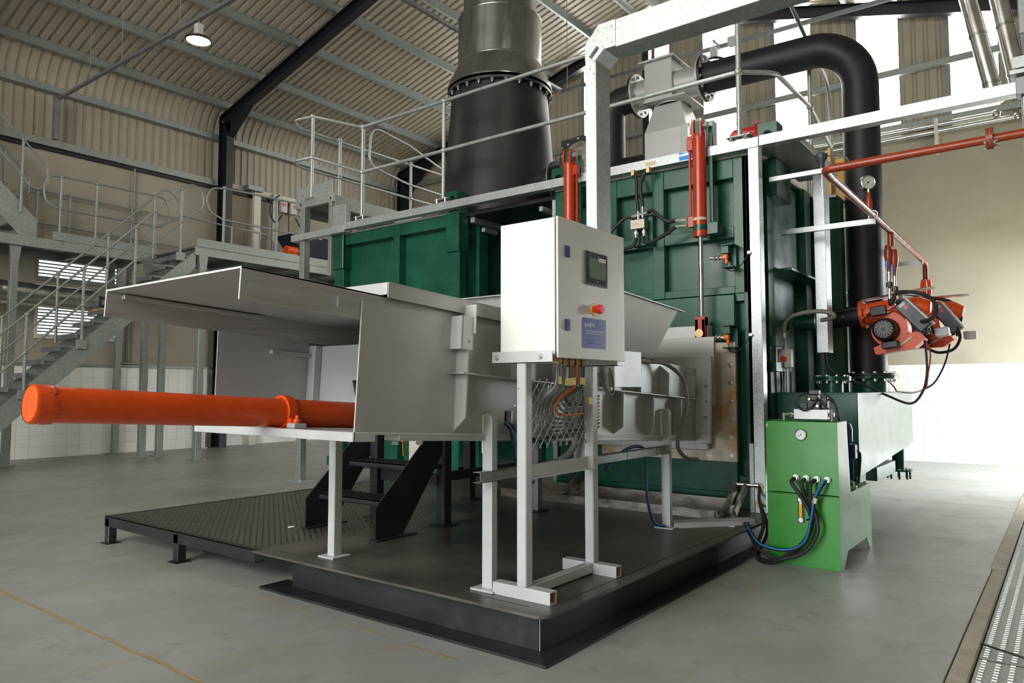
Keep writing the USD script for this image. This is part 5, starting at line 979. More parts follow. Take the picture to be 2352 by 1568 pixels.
# ---------------------------------------------------------------- burners
def burner(O, al, label, tube0):
    O = np.array(O); d = np.array([0, -math.cos(al), math.sin(al)]); e = np.array([0, math.sin(al), math.cos(al)]); X = np.array([1.0, 0, 0])
    def W(x, a, h): return O+X*x+d*a+e*h
    B = thing('burner', label, 'burner', tuple(O), 'orange gas burners')
    B.part('blast_tube', M().tube([W(0, tube0, 0), W(0, 0, 0)], 0.115, 28), 'black_duct')
    B.part('tube_screw', M().sphere(W(-0.114, -0.2, 0.0), 0.018, 1), 'zinc_bolt'); B.part('tube_strip', M().tube([W(-0.08, -0.45, 0.083), W(-0.08, -0.02, 0.083)], 0.006, 6), 'grey_post')
    B.part('flange', M().lathe([(0.1, -0.02), (0.165, -0.02), (0.17, -0.015), (0.17, 0.02), (0.13, 0.035), (0.12, 0.08)], O, d, 36), 'orange_burner', 35)
    for k in range(8):
        t = k*math.pi/4+0.35; B.part('bolt', M().bolt(O+d*0.025+0.147*(X*math.cos(t)+e*math.sin(t)), d, 0.012, 0.012), 'zinc_bolt')
    B.part('body', M().tube([W(0, 0.05, 0.0), W(0, 0.35, 0.0), W(0, 0.62, -0.02), W(0, 0.72, -0.04)], np.array([0.125, 0.125, 0.12, 0.07]), 32), 'orange_burner')
    pr = []
    for k in range(33):
        t = math.radians(100-300*k/32); r = 0.215-0.035*k/32; pr.append((0.27+r*math.cos(t), -0.24+r*math.sin(t)))
    pr = [p for p in pr]+[(0.27, -0.05), (0.16, -0.02)]
    B.part('fan_scroll', M().prism([(a, h) for a, h in pr], W(-0.14, 0, 0), d, e, X*0.26), 'orange_burner', 30)
    B.part('scroll_foot', M().prism([(0.08, -0.42), (0.09, -0.50), (0.5, -0.485), (0.62, -0.40), (0.55, -0.3), (0.2, -0.38)], W(-0.13, 0, 0), d, e, X*0.25), 'orange_burner', False)
    B.part('reflective_band', M().prism([(0.22, -0.435), (0.36, -0.42), (0.5, -0.35), (0.5, -0.375), (0.36, -0.45), (0.22, -0.46)], W(-0.146, 0, 0), d, e, X*0.01), 'tape_cream', False)
    c = W(-0.14, 0.25, -0.24)
    mo = B.part('motor', M().lathe([(0.14, 0), (0.14, 0.05), (0.125, 0.11), (0.125, 0.16), (0.10, 0.185), (0.0, 0.185)], c, -X, 32), 'black_plastic')
    for rr_ in (0.03, 0.055, 0.08, 0.098): mo.part('grill_ring', M().lathe([(rr_-0.003, 0.186), (rr_+0.003, 0.186), (rr_, 0.191)], c, -X, 28, True), 'grey_post')
    sp_ = M()
    for k in range(16):
        t = k*math.pi/8; u = d*math.cos(t)+e*math.sin(t); sp_.bar(c-X*0.188+u*0.025, c-X*0.188+u*0.1, 0.004, 0.004, X, 0)
    mo.part('grill_spokes', sp_, 'grey_post', False)
    B.part('motor_box', M().obox(W(-0.21, 0.28, -0.42), (0.075, 0.085, 0.04), np.array([X, d, e]), 0.01), 'black_plastic', False)
    B.part('air_switch', M().obox(W(-0.14, 0.20, 0.0), (0.03, 0.085, 0.055), np.array([X, d, e]), 0.008), 'black_plastic', False)
    th = math.radians(-56); bd = d*math.cos(th)+e*math.sin(th); bn = -d*math.sin(th)+e*math.cos(th)
    cb = B.part('control_box', M().obox(W(-0.20, 0.56, -0.13), (0.085, 0.20, 0.075), np.array([X, bd, bn]), 0.012), 'dark_enclosure', False, label='dark grey burner control box')
    cb.part('lid', M().obox(W(-0.20, 0.56, -0.13)+bn*0.078, (0.09, 0.205, 0.012), np.array([X, bd, bn]), 0.004), 'grey_enclosure', False)
    cb.part('red_sticker', M().obox(W(-0.2865, 0.56, -0.13)-bd*0.11+bn*0.01, (0.001, 0.022, 0.022), np.array([X, bd, bn]), 0), 'red_plain', False); cb.part('white_sticker', M().obox(W(-0.2865, 0.56, -0.13)-bd*0.16, (0.001, 0.018, 0.035), np.array([X, bd, bn]), 0), 'grey_enclosure', False)
    cb.part('cable_gland', M().tube([W(-0.2, 0.67, -0.30), W(-0.2, 0.68, -0.36)], 0.03, 10).tube([W(-0.25, 0.62, -0.30), W(-0.25, 0.63, -0.35)], 0.018, 8), 'black_plastic')
    B.part('side_plate', M().obox(W(0.05, 0.78, -0.34), (0.07, 0.07, 0.05), np.array([X, d, e]), 0.01), 'grey_enclosure', False)
    for xo in (-0.06, 0.06): B.part('slide_rod', M().tube([W(xo, 0.02, 0.165), W(xo, 0.78, 0.175)], 0.011, 10), 'chrome')
    B.part('wiring', M().tube(spline([W(-0.13, 0.1, 0.0), W(-0.2, 0.08, -0.06), W(-0.2, 0.2, -0.1), W(-0.16, 0.35, -0.03)], 6), 0.006, 7).tube(spline([W(-0.14, 0.12, -0.02), W(-0.2, 0.02, -0.1), W(-0.18, 0.12, -0.16)], 6), 0.006, 7).tube(spline([W(-0.16, 0.3, -0.02), W(-0.22, 0.42, 0.0), W(-0.2, 0.5, -0.02)], 6), 0.005, 7), 'rubber')
    return B
burner((9.5, 1.94, 2.385), math.radians(7), 'orange gas burner nearer the camera, with dark grey control box', -0.6)
burner((10.9, 1.76, 2.52), math.radians(0), 'orange gas burner half hidden behind the nearer one', -0.8)
single('burner_cable', M().tube(spline([(8.66, 2.17, 1.92), (8.75, 2.17, 1.75), (8.87, 2.12, 1.67), (9.0, 2.0, 1.6), (9.1, 1.8, 1.51), (9.18, 1.64, 1.42), (9.22, 1.42, 1.335), (9.22, 1.30, 1.46), (9.22, 1.25, 1.65), (9.25, 1.25, 1.86), (9.3, 1.27, 2.04)], 8), 0.013, 8), 'rubber', 'black power cable drooping from trunking to the nearer burner', 'cable')
single('burner_cable', M().tube(spline([(9.3, 1.26, 2.04), (9.26, 1.215, 1.9), (9.24, 1.22, 1.78), (9.22, 1.235, 1.68), (9.22, 1.26, 1.5)], 8), 0.008, 8), 'red_oxide', 'thin red cable beside the black one under the nearer burner', 'cable')
single('burner_cable', M().tube(spline([(10.3, 1.72, 1.462), (10.6, 1.6, 1.45), (10.9, 1.5, 1.5), (10.9, 1.38, 1.6), (10.9, 1.26, 1.85), (10.9, 1.18, 2.19)], 8), 0.011, 8), 'rubber', 'black power cable rising from the tank to the farther burner', 'cable')
single('burner_cable', M().tube(spline([(10.1, 1.80, 1.6), (10.18, 1.75, 1.53), (10.2, 1.72, 1.465)], 6), 0.008, 8), 'rubber', 'short black cable between duct flange and tank top', 'cable')

# ---------------------------------------------------------------- gas pipe
G = thing('gas_pipe', 'red-brown gas pipe running over the power pack and along the furnace side', 'pipe', (8, 1.56, 3.3))
GY, GZ = 1.56, 3.31; gx = 6.36
G.part('supply_pipe', M().tube(fillet([(gx, -1.0, 3.36), (gx, GY, GZ+0.015), (6.6, GY, GZ)], 0.05, 6), 0.034, 16), 'red_oxide')
G.part('header_pipe', M().tube(fillet([(6.55, GY, GZ), (11.72, GY, GZ-0.02), (11.72, GY, 2.95)], 0.08, 6), 0.034, 16), 'red_oxide')
for y_, s_ in ((0.40, -1), (0.375, 1)): G.part('flange', M().lathe([(0.03, 0), (0.083, 0), (0.083, 0.018), (0.03, 0.018)], (gx, y_, 3.345), (0, 1, 0), 32, True), 'red_oxide', 35)
for k in range(4):
    t = k*math.pi/2+0.6; p = np.array([gx+0.062*math.cos(t), 0.42, 3.345+0.062*math.sin(t)]); G.part('bolt', M().bolt(p, (0, 1, 0), 0.012, 0.01).tube([p, p-(0, 0.075, 0)], 0.007, 8).hexa(p-(0, 0.046, 0), (0, -1, 0), 0.013, 0.014), 'zinc_bolt')
G.part('gasket', M().lathe([(0.03, 0), (0.07, 0), (0.07, 0.006), (0.03, 0.006)], (gx, 0.394, 3.345), (0, 1, 0), 24, True), 'tape_cream')
for xb, y0 in ((8.272, 2.5), (11.4, 2.3)): G.part('bracket', M().box(xb-0.03, xb+0.012, 1.54, y0, GZ-0.10, GZ-0.04, 0.002), 'galvanised', False)
G.part('u_bolt', M().tube(spline([(8.27, 1.52, GZ-0.05), (8.27, 1.52, GZ+0.02), (8.27, 1.56, GZ+0.045), (8.27, 1.60, GZ+0.02), (8.27, 1.60, GZ-0.05)], 5), 0.006, 6), 'zinc_bolt')
gg = G.part('gauge_stem', M().lathe([(0.032, 3.33), (0.034, 3.45), (0.02, 3.52), (0.018, 3.56)], (8.29, 1.6, 0), n=16), 'red_oxide'); gg.part('gauge_nut', M().tube([(8.29, 1.6, 3.55), (8.29, 1.6, 3.6)], 0.013, 6), 'brass')
ga = G.part('pressure_gauge', M().lathe([(0, 0.03), (0.076, 0.03), (0.079, 0.02), (0.079, -0.01), (0.072, -0.016), (0.067, -0.012)], (8.29, 1.605, 3.665), (0.75, 0.6, 0), 36), 'chrome', label='round gauge with white dial')
gn = unit((-0.75, -0.6, 0)); ga.part('dial', M().lathe([(0, 0.008), (0.069, 0.008)], (8.29, 1.605, 3.665), gn, 36), 'glass_dial'); dial_marks(ga, np.array((8.29, 1.605, 3.665))+gn*0.0085, gn, (0.6, -0.75, 0), (0, 0, 1.0), 0.068)
for x_ in (9.2, 11.72):
    G.part('drop_pipe', M().tube([(x_, GY, GZ-0.03), (x_, GY, 3.12 if x_ < 10 else 2.98)], 0.034, 16), 'red_oxide')
def valve_set(x_, y_, zt, s):
    q = G.part('valve_body', M().lathe([(0.03, zt+0.06), (0.042, zt), (0.045, zt-0.06), (0.036, zt-0.13), (0.02, zt-0.20), (0.018, zt-0.25)], (x_, y_, 0), n=18), 'red_oxide' if x_ < 10 else 'orange_burner')
    q.part('blue_lever', M().bar((x_-0.045, y_+0.015, zt-0.12), (x_-0.045, y_+0.015, zt-0.22), 0.022, 0.006, (1, 0, 0)), 'blue_hose', False)
    q.part('union', M().tube([(x_, y_, zt-0.23), (x_, y_, zt-0.36)], 0.018, 10), 'zinc_bolt'); q.part('coupling', M().tube([(x_, y_, zt-0.36), (x_, y_, zt-0.46)], 0.014, 10).hexa((x_, y_, zt-0.37), (0, 0, -1), 0.034, 0.05), 'black_plastic')
    q.part('hose_tail', M().tube([(x_, y_, zt-0.44), (x_, y_, zt-0.58)], 0.017, 10), 'zinc_bolt')
valve_set(9.2, 1.59, 3.08, 1); valve_set(9.24, 1.54, 3.03, 1); valve_set(11.68, 1.58, 2.98, 1); valve_set(11.75, 1.53, 2.98, 1)
single('gas_hose', hose([(9.2, 1.59, 2.52), (9.2, 1.585, 2.42), (9.2, 1.5, 2.57-0.2), (9.25, 1.3, 2.55), (9.25, 1.17, 2.50), (9.2, 1.11, 2.37), (9.2, 1.17, 2.25), (9.25, 1.3, 2.22)], 0.022, 10) if False else hose([(9.2, 1.59, 2.52), (9.19, 1.58, 2.62-0.16), (9.15, 1.5, 2.58), (9.12, 1.3, 2.56), (9.1, 1.17, 2.49), (9.08, 1.115, 2.37), (9.1, 1.16, 2.27), (9.15, 1.28, 2.24)], 0.02, 10), 'rubber', 'black gas hose looping over the nearer burner', 'hose')
single('gas_hose', hose([(9.24, 1.54, 2.47), (9.3, 1.5, 2.5), (10.2, 1.6, 2.68), (10.8, 1.4, 2.68), (10.9, 1.18, 2.62), (10.9, 1.075, 2.46), (10.9, 1.1, 2.34), (10.85, 1.25, 2.27), (10.7, 1.4, 2.22)], 0.022, 10), 'rubber', 'black gas hose making the wide loop at the farther burner', 'hose')
single('gas_hose', hose([(10.5, 1.45, 2.05), (10.5, 1.38, 1.99), (10.5, 1.27, 1.95), (10.5, 1.12, 1.99), (10.5, 1.05, 2.12), (10.5, 1.07, 2.26)], 0.018, 10), 'rubber', 'black hose sagging below the farther burner', 'hose')
tc = thing('thermocouple', 'grey thermocouple head with cable on a galvanised arm', 'sensor', (8.3, 2.1, 3.9))
tc.part('arm', M().box(7.62, 7.67, 1.86, 2.42, 3.66, 3.71, 0.002), 'galvanised', False)
tc.part('head', M().lathe([(0.03, 3.71), (0.03, 3.76), (0.055, 3.80), (0.06, 3.83), (0.06, 3.85), (0.04, 3.87), (0, 3.875)], (7.65, 1.9, 0), n=20), 'dark_enclosure'); tc.part('cable', hose([(7.65, 1.85, 3.83), (7.65, 1.75, 3.83), (7.65, 1.66, 3.77), (7.66, 1.66, 3.71), (7.68, 1.75, 3.68), (7.7, 1.9, 3.67)], 0.008, 8), 'grey_cable'); tc.part('probe', M().tube([(7.65, 1.9, 3.7), (7.65, 1.9, 3.45)], 0.005, 6), 'zinc_bolt')
yp = thing('yellow_post', 'orange-yellow painted lifting post behind the thermocouple', 'post', (10.2, 2.3, 3.985))
yp.part('plate', M().prism([(9.9, 3.985), (10.12, 3.985), (10.12, 4.55), (10.0, 4.62), (9.9, 4.62)], (0, 2.35, 0), (1, 0, 0), (0, 0, 1), (0, 0.03, 0)), 'yellow_stripe', False); yp.part('plate', M().box(10.4, 10.5, 2.3, 2.4, 3.99, 4.6), 'yellow_stripe', False)
yp.part('base', M().box(9.85, 10.55, 2.28, 2.44, 3.95, 3.99), 'galv_dull', False)
rm = thing('red_motor', 'red motor cover on top of the furnace beside green lifting lug', 'motor', (7.9, 2.75, 3.985))
rm.part('cover', M().lathe([(0, -0.16), (0.15, -0.16), (0.17, -0.13), (0.17, 0.13), (0.15, 0.16), (0, 0.16)], (8.0, 2.76, 4.25), (0, 1, 0), 28), 'red_plain', 35); rm.part('base', M().box(7.8, 8.3, 2.9, 3.35, 3.985, 4.2, 0.01).box(7.8, 8.2, 2.6, 2.9, 3.985, 4.12), 'red_plain', False); rm.part('lifting_eye', M().lathe([(0.02, -0.01), (0.04, -0.01), (0.04, 0.01), (0.02, 0.01)], (8.0, 2.66, 4.45), (0, 1, 0), 16, True), 'red_plain')
rg = thing('red_guard', 'red mesh guard box with white lever plate beside the right cylinder', 'guard', (7.75, 3.3, 3.985))
rg.part('box', M().box(7.7, 7.85, 3.18, 3.36, 3.99, 4.36, 0.004), 'red_plain', False); rg.part('lever_plate', M().prism([(3.30, 4.2), (3.40, 4.2), (3.42, 4.52), (3.39, 4.56), (3.385, 4.68), (3.37, 4.70), (3.355, 4.68), (3.35, 4.55), (3.30, 4.5)], (7.86, 0, 0), (0, 1, 0), (0, 0, 1), (0.012, 0, 0)), 'white_enamel', False)
rg.part('red_mark', M().box(7.852, 7.86, 3.355, 3.385, 4.44, 4.48), 'red_plain', False); rg.part('channel', M().box(7.88, 8.0, 3.12, 3.2, 3.99, 4.56).box(7.9, 8.0, 3.42, 3.52, 3.99, 4.6), 'galv_dull', False)
sw = thing('top_isolator', 'grey isolator box with red switch above trunking', 'switch', (9.6, 2.6, 3.985))
sw.part('box', M().box(9.6, 9.75, 2.55, 2.75, 4.38, 4.62, 0.01).box(9.72, 9.8, 2.60, 2.9, 3.985, 4.55), 'grey_enclosure', False); sw.part('plate', M().box(9.594, 9.6, 2.56, 2.68, 4.44, 4.58, 0.003), 'yellow_plastic', False); sw.part('rotary_handle', M().lathe([(0, 0.03), (0.045, 0.03), (0.05, 0)], (9.595, 2.62, 4.51), (-1, 0, 0), 18), 'red_button')
# ================================================================ railings and walkways
def rail(o, pts, r=0.024, rad=0.12, name='rail', mat='galvanised'): o.part(name, M().tube(fillet(pts, rad, 6), r, 12), mat)
def post(o, x, y, z0, z1, r=0.024, balls=(), plate=None, mat='galvanised', lean=(0, 0)):
    p = o.part('post', M().tube([(x, y, z0), (x, y, z1)], r, 12), mat)
    for z in balls: p.part('rail_ball', M().sphere((x, y, z), r*1.55, 2), mat)
    if plate: p.part('base_plate', M().box(x-0.06, x+0.06, y-plate, y+plate, z0, z0+0.014).bolt((x, y-plate*0.7, z0+0.014), (0, 0, 1), 0.014, 0.014).bolt((x, y+plate*0.7, z0+0.014), (0, 0, 1), 0.014, 0.014), mat, False)
    return p
GR = thing('furnace_guardrail', 'galvanised tube guardrail along the front of the furnace top', 'railing', (7.6, 5.6, 4.0))
ZT, ZM = 5.615, 4.89
rail(GR, [(7.55, 8.71, ZT), (7.55, 2.69, ZT), (9.2, 2.69, ZT)], 0.026, 0.02, 'top_rail') if False else rail(GR, [(7.55, 8.71, ZT), (7.55, 2.55, ZT)], 0.026, 0.02, 'top_rail')
rail(GR, [(7.55, 8.70, ZM), (7.55, 2.70, ZM)], 0.026, 0.02, 'middle_rail')
for y in (8.70, 6.975, 2.695): post(GR, 7.55, y, 4.17, ZT+0.03, 0.029, (ZT, ZM), 0.13)
for y in (8.70, 6.975, 2.695): GR.part('plate_stud', M().tube([(7.5, y-0.08, 3.98), (7.5, y-0.08, 4.19)], 0.014, 8).tube([(7.5, y+0.08, 3.98), (7.5, y+0.08, 4.19)], 0.014, 8).box(7.56, 7.64, y-0.1, y+0.1, 3.98, 4.17), 'zinc_bolt', False)
# right side: rails going back along the furnace
rail(GR, [(7.55, 2.70, ZM), (7.9, 2.5, ZM+0.12), (8.25, 2.52, ZM-0.1+0.12), (10.5, 2.75, 5.45), (12.4, 2.8, 5.15)], 0.026, 0.25, 'side_middle_rail') if False else None
rail(GR, [(7.55, 2.70, ZM), (7.85, 2.4, ZM+0.02), (10.54, 2.75, 5.46), (11.8, 2.78, 5.22)], 0.026, 0.3, 'side_middle_rail')
rail(GR, [(8.3, 2.62, 6.62), (10.55, 2.75, 6.37), (11.75, 2.78, 6.20), (11.8, 2.78, 5.0), (11.8, 2.78, 4.0)], 0.026, 0.35, 'side_top_rail')
post(GR, 10.55, 2.75, 3.99, 6.43, 0.033, (6.37, 5.46), None)
rail(GR, [(7.55, 2.6, ZT), (7.62, 2.45, ZT+0.35), (8.3, 2.62, 6.62)], 0.026, 0.15, 'side_top_rail')
GL = thing('landing_guardrail', 'galvanised guardrail around the landing at left end of the furnace top', 'railing', (7.6, 9.9, 4.6))
rail(GL, [(7.55, 8.71, ZT), (7.47, 9.87, 6.03)], 0.024, 0.02, 'top_rail'); rail(GL, [(7.55, 8.70, ZM), (7.47, 9.86, 5.33)], 0.024, 0.02, 'middle_rail')
rail(GL, [(7.47, 9.87, 6.03), (7.38, 10.3, 6.02), (7.6, 10.28, 5.93), (11.0, 10.15, 5.905)], 0.022, 0.12, 'top_rail'); rail(GL, [(7.47, 9.86, 5.33), (7.40, 10.3, 5.32), (7.6, 10.28, 5.26), (11.0, 10.15, 5.225)], 0.022, 0.12, 'middle_rail')
post(GL, 7.47, 9.86, 4.63, 6.06, 0.028, (6.03, 5.33), 0.12); post(GL, 8.28, 10.15, 4.6, 5.95, 0.028, (5.91, 5.23), 0.1); post(GL, 10.04, 10.15, 4.6, 5.95, 0.028, (5.9, 5.22), 0.1)
rail(GL, [(10.5, 9.35, 5.55), (9.2, 9.35, 5.9), (8.3, 9.35, 6.0), (8.25, 9.35, 5.3), (9.2, 9.35, 5.18), (11.3, 9.35, 5.15)], 0.02, 0.2, 'looped_rail'); post(GL, 10.3, 9.35, 4.2, 5.65, 0.028, (), None); rail(GL, [(10.3, 9.35, 5.6), (11.3, 9.35, 5.45), (11.5, 9.0, 5.35), (10.5, 8.9, 5.2)], 0.02, 0.1, 'looped_rail')
LD = thing('landing_platform', 'galvanised landing frame with grating on a post, left of the green furnace', 'landing', (7.5, 9.7, 0))
LD.part('front_beam', M().box(7.44, 7.5, 9.28, 10.25, 4.5, 4.645, 0.004), 'galvanised', False); LD.part('kick_plate', M().box(7.455, 7.462, 9.3, 10.25, 4.645, 4.86, 0.002), 'galvanised', False)
LD.part('side_beam', M().box(7.5, 11.5, 9.28, 9.34, 4.4, 4.62, 0.004), 'galv_dull', False); LD.part('side_beam', M().box(7.5, 11.5, 10.2, 10.26, 4.4, 4.62, 0.004), 'galv_dull', False)
m = M()
for k in range(26): m.box(7.5, 11.4, 9.35+k*0.033, 9.355+k*0.033, 4.56, 4.6, 0)
for k in range(30): m.box(7.5+k*0.13, 7.505+k*0.13, 9.34, 10.2, 4.575, 4.6, 0)
LD.part('grating', m, 'galv_dull', False, kind='stuff')
l = LD.part('post', M().box(7.42, 7.54, 9.97, 10.09, 0.012, 4.5, 0.004), 'galv_dull', False); l.part('foot_plate', M().box(7.34, 7.62, 9.85, 10.2, 0, 0.016).bolt((7.38, 9.9, 0.016), (0, 0, 1), 0.018, 0.02).bolt((7.38, 10.15, 0.016), (0, 0, 1), 0.018, 0.02), 'galvanised', False)
LD.part('post', M().box(7.44, 7.54, 9.3, 9.38, 3.3, 4.5), 'galv_dull', False); LD.part('gusset', M().box(7.46, 7.56, 8.98, 9.32, 4.05, 4.42), 'galvanised', False)
LD.part('back_post', M().box(11.2, 11.3, 9.9, 10.0, 0, 4.5), 'galv_dull', False)
for y in (9.33, 10.1): LD.part('bolt', M().bolt((7.44, y, 4.56), (-1, 0, 0), 0.012, 0.01), 'black_plastic')

gm = 'galv_dull'
def walkway(name, label, x0, x1, y0, y1, zt, base):
    W = thing(name, label, 'walkway', base)
    W.part('edge_beam', M().box(x0, x1, y0, y0+0.06, zt-0.2, zt, 0.004), gm, False); W.part('edge_beam', M().box(x0, x1, y1-0.06, y1, zt-0.2, zt, 0.004), gm, False)
    W.part('deck', M().box(x0, x1, y0+0.06, y1-0.06, zt-0.04, zt-0.005), 'grey_post', False)
    for x in np.arange(x0+0.1, x1-0.05, 1.2): W.part('joist', M().box(x, x+0.06, y0+0.06, y1-0.06, zt-0.18, zt-0.04), 'grey_post', False)
    return W
def column(o, x, y, zt, w=0.065, mat=gm):
    c = o.part('column', M().box(x-w, x+w, y-w, y+w, 0.012, zt, 0.005), mat, False); c.part('foot_plate', M().box(x-w*2.2, x+w*2.2, y-w*2.2, y+w*2.2, 0, 0.016).bolt((x-w*1.7, y-w*1.7, 0.016), (0, 0, 1), 0.02, 0.02).bolt((x+w*1.7, y-w*1.7, 0.016), (0, 0, 1), 0.02, 0.02), mat, False)
    c.part('cap_gusset', M().prism([(x-w*1.6, zt), (x+w*1.6, zt), (x+w, zt-0.32), (x-w, zt-0.32)], (0, y-w-0.004, 0), (1, 0, 0), (0, 0, 1), (0, 0.01, 0)), mat, False)
W1 = walkway('mezzanine_walkway', 'grey steel mezzanine walkway along the left wall above louvre windows', 3.0, 8.1, 16.2, 17.65, 4.5, (5.5, 16.9, 0))
W1.part('kick_plate', M().box(5.98, 8.1, 16.19, 16.2, 4.5, 4.67), gm, False)
column(W1, 5.36, 16.33, 4.3); column(W1, 7.86, 16.14, 4.3); column(W1, 7.96, 17.6, 4.3)
RR = thing('mezzanine_guardrail', 'grey tube guardrail on near edge of the left walkway', 'railing', (7, 16.25, 4.5), 'mezzanine guardrails')
rail(RR, [(6.12, 16.25, 5.16), (5.85, 16.25, 5.22), (5.80, 16.25, 5.5), (5.85, 16.25, 5.80), (6.12, 16.25, 5.835), (8.07, 16.25, 5.84), (8.28, 16.25, 5.82), (8.42, 16.25, 5.5), (8.28, 16.25, 5.16), (8.07, 16.25, 5.15), (6.12, 16.25, 5.16)], 0.021, 0.2, 'looped_rail', gm)
for x in (6.12, 6.81, 8.07): post(RR, x, 16.25, 4.5, 5.86, 0.027, (5.835, 5.16), 0.08, gm)
RB = thing('mezzanine_guardrail', 'grey tube guardrail along wall side of the left walkway', 'railing', (7, 17.6, 4.5), 'mezzanine guardrails')
rail(RB, [(6.16, 17.6, 5.09), (5.85, 17.6, 5.1), (5.8, 17.6, 5.45), (5.9, 17.6, 5.79), (6.16, 17.6, 5.795), (9.3, 17.6, 5.75)], 0.021, 0.15, 'top_rail', gm); rail(RB, [(6.16, 17.6, 5.09), (9.3, 17.6, 5.03)], 0.021, 0.1, 'middle_rail', gm)
for x in (6.16, 6.81, 8.17): post(RB, x, 17.6, 4.5, 5.8, 0.027, (5.79, 5.07), None, gm)
W2 = walkway('mezzanine_walkway', 'grey steel walkway from the stair head towards the furnace landing', 8.1, 13.5, 14.55, 16.3, 4.52, (10, 15.4, 0))
W2.part('kick_plate', M().box(8.12, 13.5, 14.53, 14.54, 4.5, 4.68), gm, False)
column(W2, 8.28, 14.62, 4.32); column(W2, 12.9, 14.62, 4.32); column(W2, 8.28, 16.2, 4.3)
RC = thing('mezzanine_guardrail', 'grey tube guardrail beside the stair head, in front of the black column', 'railing', (9.5, 14.6, 4.5), 'mezzanine guardrails')
rail(RC, [(8.75, 14.6, 5.19), (8.42, 14.6, 5.3), (8.32, 14.6, 5.56), (8.42, 14.6, 5.82), (8.75, 14.6, 5.89), (10.08, 14.6, 5.93), (11.4, 14.6, 5.96)], 0.021, 0.2, 'top_rail', gm); rail(RC, [(8.75, 14.6, 5.19), (11.4, 14.6, 5.19)], 0.021, 0.1, 'middle_rail', gm)
for x in (8.745, 10.085): post(RC, x, 14.6, 4.5, 5.95 if x > 9 else 5.91, 0.03, (5.9, 5.19), 0.08, gm)
RD = thing('mezzanine_guardrail', 'grey tube guardrail on far edge of the right-hand walkway, by the pale column', 'railing', (9.8, 16.2, 4.5), 'mezzanine guardrails')
rail(RD, [(8.6, 16.2, 5.5), (9.92, 16.2, 5.45), (10.72, 16.2, 5.44), (11.05, 16.2, 5.4), (11.12, 16.2, 5.1), (11.12, 16.2, 4.55)], 0.021, 0.2, 'top_rail', gm)
for x in (9.92, 10.72): post(RD, x, 16.2, 4.5, 5.47, 0.027, (), None, gm)
# stair from the floor to the mezzanine
ST = thing('mezzanine_stair', 'steep grey steel stair climbing to the mezzanine at the left', 'stair', (5.5, 15.05, 0))
SL = 0.935
def sz(x): return 4.42+(x-8.13)*SL
for y in (14.6, 15.5):
    ST.part('stringer', M().prism([(3.55, max(0, sz(3.55))), (8.13, sz(8.13)), (8.13, sz(8.13)-0.36), (3.93, 0.012), (3.55, 0.012)], (0, y, 0), (1, 0, 0), (0, 0, 1), (0, 0.012, 0)), gm, False)
for k in range(17):
    z = 4.28-k*0.25; xn = 8.0-k*0.25/SL
    if z < 0.1: break
    t_ = ST.part('tread', M().box(xn-0.26, xn+0.02, 14.61, 15.5, z-0.03, z, 0.002).box(xn-0.262, xn-0.256, 14.61, 15.5, z-0.09, z), 'grey_post', False)
    if k in (4, 5): t_.part('nosing', M().box(xn-0.264, xn-0.24, 14.75, 15.3, z, z+0.03), 'wood_edge', False, label='tan nosing strip')
SR = thing('stair_handrail', 'grey tube handrail on near side of the mezzanine stair', 'railing', (6, 14.58, 0), 'stair handrails')
def slope_rail(o, y, pts, ztop_off):
    for off, nm in ((0.0, 'top_rail'), (-0.68, 'middle_rail')):
        o.part(nm, M().tube([(3.3, y, 2.807-1.02*(5.018-3.3)+off), (7.78, y, 5.655+off)], 0.021, 10), gm)
slope_rail(SR, 14.58, None, 0)
SR.part('end_loop', M().tube(fillet([(7.78, 14.58, 5.655), (8.02, 14.58, 5.85), (8.25, 14.58, 5.62), (8.25, 14.58, 5.35), (7.78, 14.58, 4.975)], 0.2, 8), 0.021, 10), gm)
for x, zt in ((4.1, 1.87), (5.02, 2.81), (5.935, 3.735), (6.866, 4.69), (7.78, 5.655)):
    p = SR.part('post', M().tube([(x, 14.58, zt-1.35), (x, 14.58, zt+0.02)], 0.026, 10), gm); p.part('rail_ball', M().sphere((x, 14.58, zt), 0.042, 1).sphere((x, 14.58, zt-0.68), 0.042, 1), gm)
    p.part('side_bracket', M().box(x-0.09, x+0.09, 14.555, 14.6, zt-1.5, zt-1.33), gm, False)
SR2 = thing('stair_handrail', 'grey tube handrail on far side of the mezzanine stair', 'railing', (6, 15.52, 0), 'stair handrails')
for off, nm in ((0.0, 'top_rail'), (-0.66, 'middle_rail')): SR2.part(nm, M().tube([(3.6, 15.52, 3.734-1.03*(5.846-3.6)+off), (7.68, 15.52, 5.622+off)], 0.021, 10), gm)
SR2.part('end_loop', M().tube(fillet([(7.68, 15.52, 5.622), (7.95, 15.52, 5.9), (8.25, 15.52, 5.6), (8.2, 15.52, 5.25), (7.68, 15.52, 4.96)], 0.2, 8), 0.021, 10), gm)
for x, zt in ((4.95, 2.81), (5.85, 3.735), (6.755, 4.64), (7.68, 5.622)): post(SR2, x, 15.52, zt-1.35, zt, 0.026, (zt, zt-0.66), None, gm)
US = thing('upper_stair', 'grey upper stair rising out of frame from the left walkway', 'stair', (5.2, 16.3, 4.5))
US.part('stringer', M().prism([(5.72, 4.5), (5.42, 4.5), (2.0, 7.4+0.7), (2.0, 7.9+0.7), (5.72, 4.85)], (0, 16.27, 0), (1, 0, 0), (0, 0, 1), (0, 0.012, 0)), gm, False); US.part('stringer', M().prism([(5.72, 4.5), (5.42, 4.5), (2.0, 8.1), (2.0, 8.6), (5.72, 4.85)], (0, 17.2, 0), (1, 0, 0), (0, 0, 1), (0, 0.012, 0)), gm, False)
